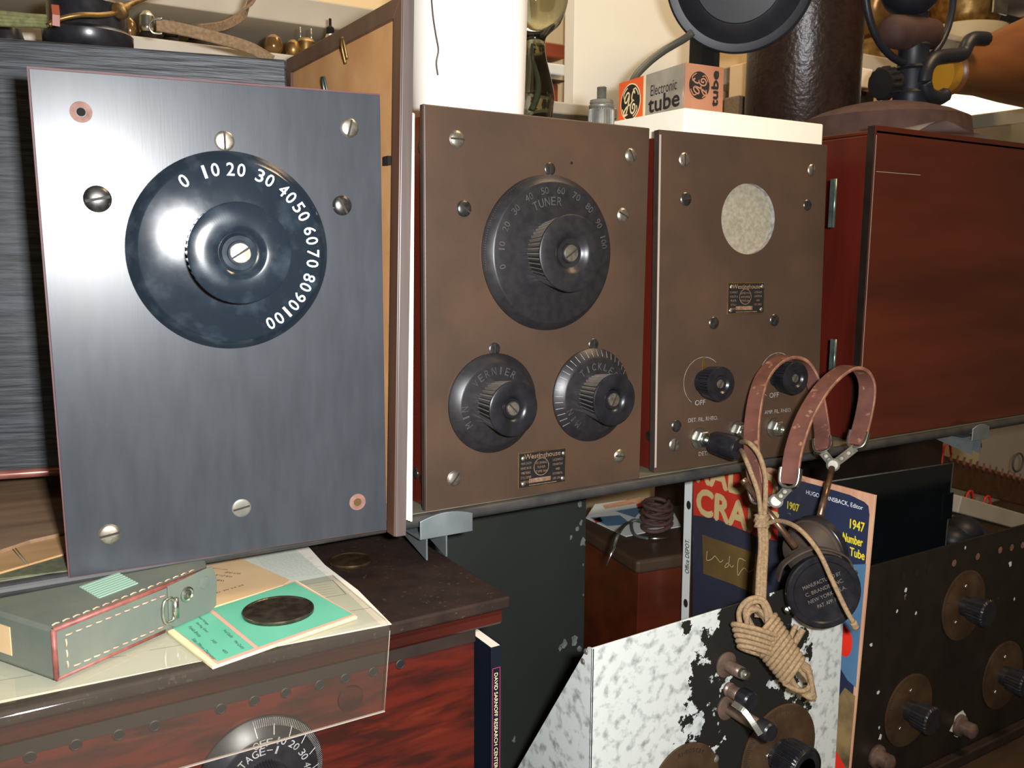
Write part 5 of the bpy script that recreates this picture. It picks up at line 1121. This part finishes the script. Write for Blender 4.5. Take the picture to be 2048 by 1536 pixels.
bgbox('red_box', 690, 22, 720, 60, .5, .08, X['redbrown'], 'small red box above the tubes behind the picture frame', 'box')
# headphones with webbing band on the ribbed case
zk = kt+P0.z+.0006
def onk(px, py, dy=-.04, h=0): return at(px, py, 'y', P0.y+.06)
hp = thing('webbing_headphones', 'old headphones with tan webbing band and brass rod on the ribbed case', 'headphones', V3((at(180, 60, 'y', P0.y+.04).x, P0.y+.04, zk)))
yh = P0.y+.045; Y_ = lambda x, y, d=0: at(x, y, 'y', yh+d)
sc_ = (Y_(200, 50)-Y_(180, 50)).length/20
c_ = Y_(176, 60); c_.z = zk; f = Fr(c_, (1, 0, 0), (0, 1, 0)); H = lambda py: max(.0004, Y_(180, py).z-zk)
b = MB(); b.lathe(f, [(88*sc_, 0), (90*sc_, H(72)), (86*sc_, H(68)), (80*sc_, H(64)), (78*sc_, H(14)), (72*sc_, H(8)), (40*sc_, H(2)), (.0001, H(0))], seg=64); b.build('earcup', X['bakgloss'] if 0 else X['bak'], hp)
b = MB(); b.tube(catmull([Y_(98, 50, -.07), Y_(120, 38, -.07), Y_(160, 30, -.07), Y_(200, 30, -.065), Y_(232, 25, -.06), Y_(262, 8, -.05), Y_(330, -18, -.03), Y_(420, -40, -.02)], 6), 5*sc_, 10)
b.lathe(axisfr(Y_(240, 22, -.06), Y_(262, 8, -.05)-Y_(232, 25, -.06)), [(10*sc_, -.003), (17*sc_, -.001), (17*sc_, .0015), (8*sc_, .003), (7*sc_, .010)], seg=32); b.build('rod', X['brass'], hp, label='curved brass rod with disc')
b = MB(); b.strap(catmull([Y_(312, 50), Y_(360, 58), Y_(430, 75), Y_(500, 96), Y_(545, 122)], 6), V3((0, .15, 1)), 14*sc_, .0014); b.build('band', X['webbing'], hp, label='tan webbing band')
b = MB(); b.strap(catmull([Y_(400, 58, .03), Y_(450, 50, .05), Y_(490, 25, .06), Y_(510, -15, .07)], 6), V3((.5, .2, .8)), 11*sc_, .0014); b.build('band', X['webbing'], hp, label='tan webbing band')
b = MB(); b.tube(catmull([Y_(324, 38, -.004), Y_(306, 40, -.004), Y_(298, 52, -.004), Y_(306, 66, -.004), Y_(324, 68, -.004)], 5), 2.4*sc_, 8); b.build('wire_loop', X['nickel'], hp)
b = MB(); b.strap([Y_(110, 10, -.075), Y_(112, 30, -.076), Y_(112, 52, -.075)], V3((1, 0, 0)), 7*sc_, .0006); b.build('orange_tab', X['redbrown'], hp)
b = MB()
for k in range(4): b.tube(catmull([Y_(-60, 20+k*8, -.05), Y_(20, 28+k*7, -.05), Y_(60, 32+k*6, -.05), Y_(92, 34+k*6, -.045)], 6), 5*sc_, 8)
b.build('cord', X['greencord'], hp, label='olive green cords')
b = MB(); c2 = Y_(15, 40, .02); c2.z = zk; b.lathe(Fr(c2, (1, 0, 0), (0, 1, 0)), [(30*sc_, 0), (30*sc_, 34*sc_), (24*sc_, 55*sc_), (.0001, 62*sc_)], seg=32); b.build('earcup', X['bakdull'], hp)
# right: warm wood and large tubes
bgbox('wood_panel', 1700, -60, 2300, 176, .60, .04, X['redbrown'], 'red-brown wooden panel on the wall at the upper right', 'panel')
bgbox('wall_shelf', 1640, 128, 1870, 152, .40, .255, X['plank'], 'pale shelf board carrying the big amber tube', 'shelf', zt=at(1757, 128, 'y', .44).z-.0003)
bgbox('red_strip', 1700, 122, 1760, 128, .415, .01, X['coverred'], 'thin red strip on the pale shelf board', 'strip')
bgbox('small_carton', 1708, 132, 1744, 178, .38, .035, X['whiteblk'], 'small white carton between the brown cylinder and the black stand', 'carton') 
bgbox('cardboard_box', 1744, 150, 1800, 232, .40, .05, X['tan'], 'tan cardboard box behind the ribbed black clamp knob', 'box')
bgbox('grey_box', 1706, 178, 1746, 236, .39, .04, X['bakdull'], 'small grey box below the white carton beside the brown cylinder', 'box')
def bigtube(px, ybase, ytop, rpx, yy, label, glass, base):
    k = (at(px+10, ybase, 'y', yy).x-at(px, ybase, 'y', yy).x)/10; p = at(px, ybase, 'y', yy); H_ = at(px, ytop, 'y', yy).z-p.z
    t = thing('large_tube', label, 'radio tube', p); f = Fr(p, (1, 0, 0), (0, 1, 0)); r = rpx*k
    b = MB(); b.lathe(f, [(r*.98, 0), (r, H_*.04), (r, H_*.3), (r*.8, H_*.34)], seg=40); b.build('base', X[base], t)
    b = MB(); b.lathe(f, [(r*.72, H_*.34), (r*.8, H_*.5), (r*.85, H_*.8), (r*.6, H_), (.0001, H_*1.03)], seg=40); b.build('bulb', X[glass], t)
    b = MB(); b.box(f, -r*.3, r*.3, -r*.9, -r*.86, H_*.45, H_*.8); b.build('plate', X['nickel'], t)
bigtube(1757, 128, -10, 34, .44, 'large amber glass tube with brass base on the pale shelf', 'amber', 'brass')
bigtube(1928, 92, -20, 46, .44, 'big silvered glass tube with tan base above the wooden horn', 'brass', 'beige')
bgbox('shelf_board', 1870, 92, 2120, 100, .395, .10, X['plank'], 'pale shelf board under the silvered tube at the right', 'shelf', zt=at(1928, 92, 'y', .44).z-.0003, zb=at(1928, 92, 'y', .44).z-.012)
bgbox('dark_box', 1985, 20, 2090, 62, .5, .08, X['hole'], 'dark box at the far upper right corner', 'box')
bgbox('light_board', 1960, -30, 2120, 16, .48, .1, X['plank'], 'pale board above the dark box at the upper right corner', 'board')
# fluorescent fixture
P4 = [at(1848, 176, 'y', .55), at(2130, 150, 'y', .55), at(2130, 205, 'y', .55), at(1866, 240, 'y', .55)]
fl_ = thing('light_fixture', 'bright lit fluorescent fixture under the shelf at the right', 'light fixture', P4[3])
b = MB(); b.hexa([P4[3], P4[2], P4[2]+V3((0, .05, 0)), P4[3]+V3((0, .05, 0)), P4[0], P4[1], P4[1]+V3((0, .05, 0)), P4[0]+V3((0, .05, 0))]); b.build('diffuser', X['lamp'], fl_)
b = MB(); P5 = [at(1850, 243, 'y', .54), at(2130, 207, 'y', .54), at(2130, 235, 'y', .54), at(1850, 268, 'y', .54)]; b.hexa([P5[3], P5[2], P5[2]+V3((0, .1, 0)), P5[3]+V3((0, .1, 0)), P5[0], P5[1], P5[1]+V3((0, .1, 0)), P5[0]+V3((0, .1, 0))]); b.build('housing', X['plank'], fl_)
# behind glass globe and disc
zbk = at(1500, 238, 'y', .42).z
b = MB(); b.box(W, .20, xb0-.002, .45, .655, zbk-.016, zbk, 0, .002); b.build('back_shelf', X['plank'], label='short pale shelf behind the foot of the glass globe', cat='shelf')
b = MB(); b.box(W, xb1+.002, 1.15, .39, .655, zbk-.016, zbk, 0, .002); b.build('back_shelf', X['plank'], label='pale back shelf behind the brown cylinder and the tan box', cat='shelf')
bgbox('red_book', 1085, 82, 1130, 118, .50, .08, X['redbrown'], 'red book spine seen between the glass globe and the white board', 'book')
bgbox('pale_book', 1078, 122, 1130, 152, .50, .08, X['strip'], 'pale blue-grey book below the red book behind the glass globe', 'book')
bgbox('dark_rail', 1070, 153, 1130, 164, .49, .10, X['darkbox'], 'dark shelf rail behind the glass globe', 'rail')
bgbox('tall_folder', 1098, 166, 1116, 240, .50, .08, X['redbrown'], 'narrow brown folder behind the foot of the glass globe', 'folder', zb=zbk)
bgbox('tan_bottle', 1508, 120, 1548, 235, .42, .05, X['tan'], 'tan box right of the black post behind the white block', 'box', zb=zbk)
bgbox('brown_packet', 1478, 190, 1510, 216, .40, .03, X['webbing'], 'small brown packet behind the white block', 'packet', zb=zbk)
# ================================================================== HANGING HEADSET, PLUG AND CORD
hs_ = thing('headset', 'headset with two brown leather head straps hanging from the right small knob', 'headphones', D(1630, 1250, .72))
def band(pts, hw):
    P_ = [D(*p) for p in pts]; dA = (P_[-1]-P_[0]); wv = dA.cross(V3((0, 0, 1))).normalized()
    b = MB(); C_ = catmull(P_, 8); b.strap(C_, wv, hw, .0016, 0, 1); b.build('head_strap', [X['strap'], X['strapedge']], hs_)
    return C_, wv
B1, w1 = band([(1519, 1000, .745), (1505, 920, .755), (1505, 840, .77), (1520, 766, .79), (1546, 728, .81), (1578, 714, .827), (1608, 727, .838), (1630, 775, .838), (1643, 850, .820), (1646, 900, .803)], .0072)
B2, w2 = band([(1578, 968, .725), (1588, 900, .73), (1612, 830, .745), (1650, 770, .765), (1692, 737, .785), (1722, 742, .80), (1735, 775, .808), (1728, 830, .805), (1712, 890, .798)], .0078)
def uclip(C_, wv, end, hw):
    i0 = 0 if end == 0 else -1; p = C_[i0]; q = C_[4] if end == 0 else C_[-5]; d = (q-p).normalized(); wd = (wv-d*wv.dot(d)).normalized(); b = MB()
    nn = wd.cross(d); P_ = [p+d*.013+wd*hw, p+d*.004+wd*hw, p-d*.001+wd*hw*.75, p-d*.003, p-d*.001-wd*hw*.75, p+d*.004-wd*hw, p+d*.013-wd*hw]
    b.strap(catmull(P_, 5), nn, .0026, .0011); b.build('strap_clip', X['nickel'], hs_); return p-d*.003, d, wd
E = [uclip(B1, w1, 1, .0074), uclip(B2, w2, 1, .0080), uclip(B2, w2, 0, .0080), uclip(B1, w1, 0, .0074)]
def yoke(pA, pB, c, rod0, rod1, sph=None):
    b = MB(); nv = (CAM-c).normalized()
    for p in pA: 
        b.strap([p, p.lerp(c, .55), p.lerp(c, 1.0)], (p-c).cross(nv), .0036, .0007)
    b.lathe(axisfr(c+nv*-.001, nv), [(.0058, 0), (.0058, .002), (.004, .003)], seg=24)
    for p in pA:
        for t in (.30, .62): g = axisfr(p.lerp(c, t)+nv*.0008, nv); b.lathe(g, [(.0022, 0), (.0018, .0010), (.0001, .0014)], seg=16)
    b.build('yoke', X['zinc'], hs_, label='riveted metal yoke')
    b = MB(); b.tube([rod0, rod1], .0028, 12); 
    if sph: b.lathe(axisfr(rod0, rod0-rod1), [(.0034, -.003), (.0034, .001), (.0001, .0014)], seg=16)
    b.build('rod', X['rodmetal'], hs_, label='polished adjusting rod')
yoke([E[0][0], E[1][0]], None, D(1666, 930, .789), D(1664, 936, .788), D(1640, 1032, .748))
yoke([E[2][0], E[3][0]], None, D(1552, 1002, .735), D(1488, 962, .750), D(1592, 1096, .718), True)
def cup(c, n, r, dpt, front=True):
    f = axisfr(c, n); cp = MB(); cp.lathe(f, [(r*.45, -dpt*.98), (r*.80, -dpt*.86), (r*.92, -dpt*.60), (r*.95, -dpt*.40), (r*1.0, -dpt*.38), (r*1.03, -dpt*.30)], seg=72); o = cp.build('earcup_shell', X['dustycup'], hs_)
    cp = MB(); cp.lathe(f, [(r*1.03, -dpt*.30), (r*1.06, -dpt*.26), (r*1.06, -dpt*.04), (r*1.02, 0), (r*.90, .0002), (r*.86, -.0010), (r*.30, -.0024), (r*.15, -.004), (.0001, -.004)], seg=96)
    e = cp.build('earcap', X['bak'], hs_, label='black bakelite ear cap'); return f, e
cA = D(1649, 1185, .705); nA = (CAM-cA).normalized()+cr*.36-cu*.30
fA, eA = cup(cA, nA, 71/FPX*.705, .022)
b = MB(); nn_ = fA.n
ang = math.degrees(math.atan2((cr*.92+cu*.38).dot(fA.v), (cr*.92+cu*.38).dot(fA.u))); fT = fA.sub(0, 0, .0002, ang)
rA = 71/FPX*.705
for i, s_ in enumerate(('BRANDES', 'MANUFACTURED BY', 'C. BRANDES INC.', 'NEW YORK U.S.A.', 'PAT. APP.')): b.text(fT, s_, rA*.05, rA*(.42-.22*i), rA*.11, rA*(.6 if i in (0, 4) else 1.2), 0, .0004, 0)
b.build('lettering', X['faint'], eA) if 0 else None
b2_ = MB(); 
for i, s_ in enumerate(('MANUFACTURED BY', 'C. BRANDES INC.', 'NEW YORK U.S.A.', 'PAT. APP. FOR')): b2_.text(fT, s_, rA*.05, rA*(.34-.22*i), rA*.11, rA*(.75 if i in (3,) else 1.15), 0, -.0006, 0)
b2_.build('lettering', X['knurl'], eA)
cB = D(1640, 1092, .745); cup(cB, -((CAM-cB).normalized())*.2+cr*.9-cu*-.35+cf*.5, 62/FPX*.745, .026)
# bail bracket across the front cup
b = MB(); b.strap(catmull([fA.p(-rA*1.1, rA*.2, -.020), fA.p(-rA*1.0, rA*.75, -.012), fA.p(-rA*.2, rA*1.18, -.010), fA.p(rA*.75, rA*.9, -.012), fA.p(rA*1.05, rA*.2, -.016)], 6), fA.n, .0040, .0008); b.build('bail', X['dustycup'], hs_)
for x_, y_ in ((-.92, -.62), (.98, .45)): b = MB(); g = fA.sub(rA*x_, rA*y_, -.010); b.lathe(g, [(.0026, -.003), (.0026, .0015), (.0001, .003)], seg=16); b.build('terminal_screw', X['nickel'], hs_)
# plug
f = FC.sub(*FC.loc(1399, 877), .0088); pg = thing('phone_plug', 'round black bakelite phone plug pushed into the left jack', 'plug', f.o-V3((0, 0, .01)))
p0, p1 = f.o+FC.n*.0004, D(1478, 898, (f.o-CAM).dot(cf)-.022); g = axisfr(p0, p1-p0); Lp = (p1-p0).length
b = MB(); b.lathe(g, [(.0030, 0), (.0032, .006), (.0060, .0075)], seg=24); b.build('ferrule', X['nickel'], pg)
b = MB(); b.lathe(g, [(.0060, .0060), (.0092, .0068), (.0100, .009), (.0106, Lp*.55), (.0108, Lp-.003), (.0098, Lp-.0006), (.0045, Lp)], seg=48); b.build('handle', X['bak'], pg)
# cord
cb = thing('cotton_cord', 'tan cotton headset cord tied in a knot and wound into a hanging bundle', 'cord', D(1550, 1400, .70))
def cord(pts, r=.0017, n=8, name='strand'):
    b = MB(); b.tube(catmull([D(*p) for p in pts], n), r, 9); return b.build(name, X['cord'], cb)
tp_ = (p1-CAM).dot(cf)
cord([(1482, 884, tp_), (1498, 886, .745), (1518, 910, .738), (1530, 950, .735), (1531, 990, .730), (1529, 1030, .732), (1527, 1055, .733)], .0021)
cord([(1482, 900, tp_), (1490, 915, .745), (1502, 945, .738), (1516, 985, .732), (1521, 1020, .732), (1523, 1055, .733)], .0021)
cord([(1530, 1048, .735), (1560, 1042, .72), (1598, 1058, .695), (1636, 1102, .685), (1664, 1160, .680), (1690, 1215, .678), (1706, 1244, .678)], .0019)
cord([(1706, 1244, .678), (1712, 1256, .68)], .0028, 4, 'frayed_end')
b = MB()   # knot
kc_ = [D(1516+14*math.cos(t*6.0)*1.0+8, 1030+t*2.2+2*math.sin(t*6), .733-.004*math.sin(t*6.0)) for t in [k*.18 for k in range(60)]]
b.tube(kc_, .0013, 7); b.build('knot', X['cord'], cb)
b = MB()
for dx in (-6, 0, 6): b.tube(catmull([D(1525+dx, 1050, .734), D(1527+dx*.9, 1090, .728), D(1523+dx, 1150, .715), D(1520+dx, 1235, .702)], 6), .0022, 8)
b.build('strand', X['cord'], cb)
# bundle: long loops along an axis, wrapped in the middle
Ab, Bb = V3(D(1496, 1216, .694)), V3(D(1616, 1382, .694)); dB = (Bb-Ab).normalized(); nB = (CAM-Ab).normalized(); sB = dB.cross(nB).normalized(); LB_ = (Bb-Ab).length
px_ = .694/FPX
for i in range(7):
    wdt = (18+3.2*i)*px_; off = (i-3)*.0006; lo_, hi_ = -.004+.0012*i, LB_+.008-.0016*i; 
    loop = []
    for k in range(28):
        t = 2*math.pi*k/28; x = (lo_+hi_)/2+(hi_-lo_)/2*math.cos(t); y = wdt*math.sin(t)*(1-.35*abs(math.sin(t))*(0 if abs(math.cos(t)) > .6 else 1)); loop.append(Ab+dB*x+sB*y+nB*(off+.002*math.sin(3*t+i)))
    b = MB(); b.tube(loop, .0020, 8, closed=True); b.build('loop', X['cord'], cb)
for i in range(11):
    t0 = LB_*(.26+.050*i); hw = (36-0.6*i)*px_; loop = [Ab+dB*(t0+.0035*math.cos(t)*1.2)+sB*hw*math.cos(t)+nB*(hw*.62*math.sin(t)) for t in [2*math.pi*k/24 for k in range(24)]]
    b = MB(); b.tube(loop, .0021, 8, closed=True); b.build('wrap', X['cord'], cb)
for i in range(5):
    c_ = D(1512, 1262+i*10, .690); hw = (46-3*i)*px_; b = MB(); b.tube([c_+(cr*math.cos(t)+(cu*-.28)*math.cos(t))*hw+cu*(5*px_*math.sin(t))+nB*hw*.45*math.sin(t) for t in [2*math.pi*k/24 for k in range(24)]], .0020, 8, closed=True); b.build('wrap', X['cord'], cb)
for i in range(2):
    b = MB(); b.tube(catmull([D(1484+i*14, 1262, .692), D(1478+i*12, 1225, .692), D(1496+i*6, 1200-i*-6, .690), D(1524-i*2, 1198+i*6, .690), D(1540-i*8, 1225, .690), D(1544-i*8, 1262, .690)], 6), .0021, 8); b.build('loop', X['cord'], cb)
cord([(1606, 1258, .700), (1596, 1275, .70), (1582, 1300, .70), (1574, 1330, .70)], .0026); cord([(1592, 1250, .705), (1584, 1268, .703), (1574, 1290, .702)], .0020)
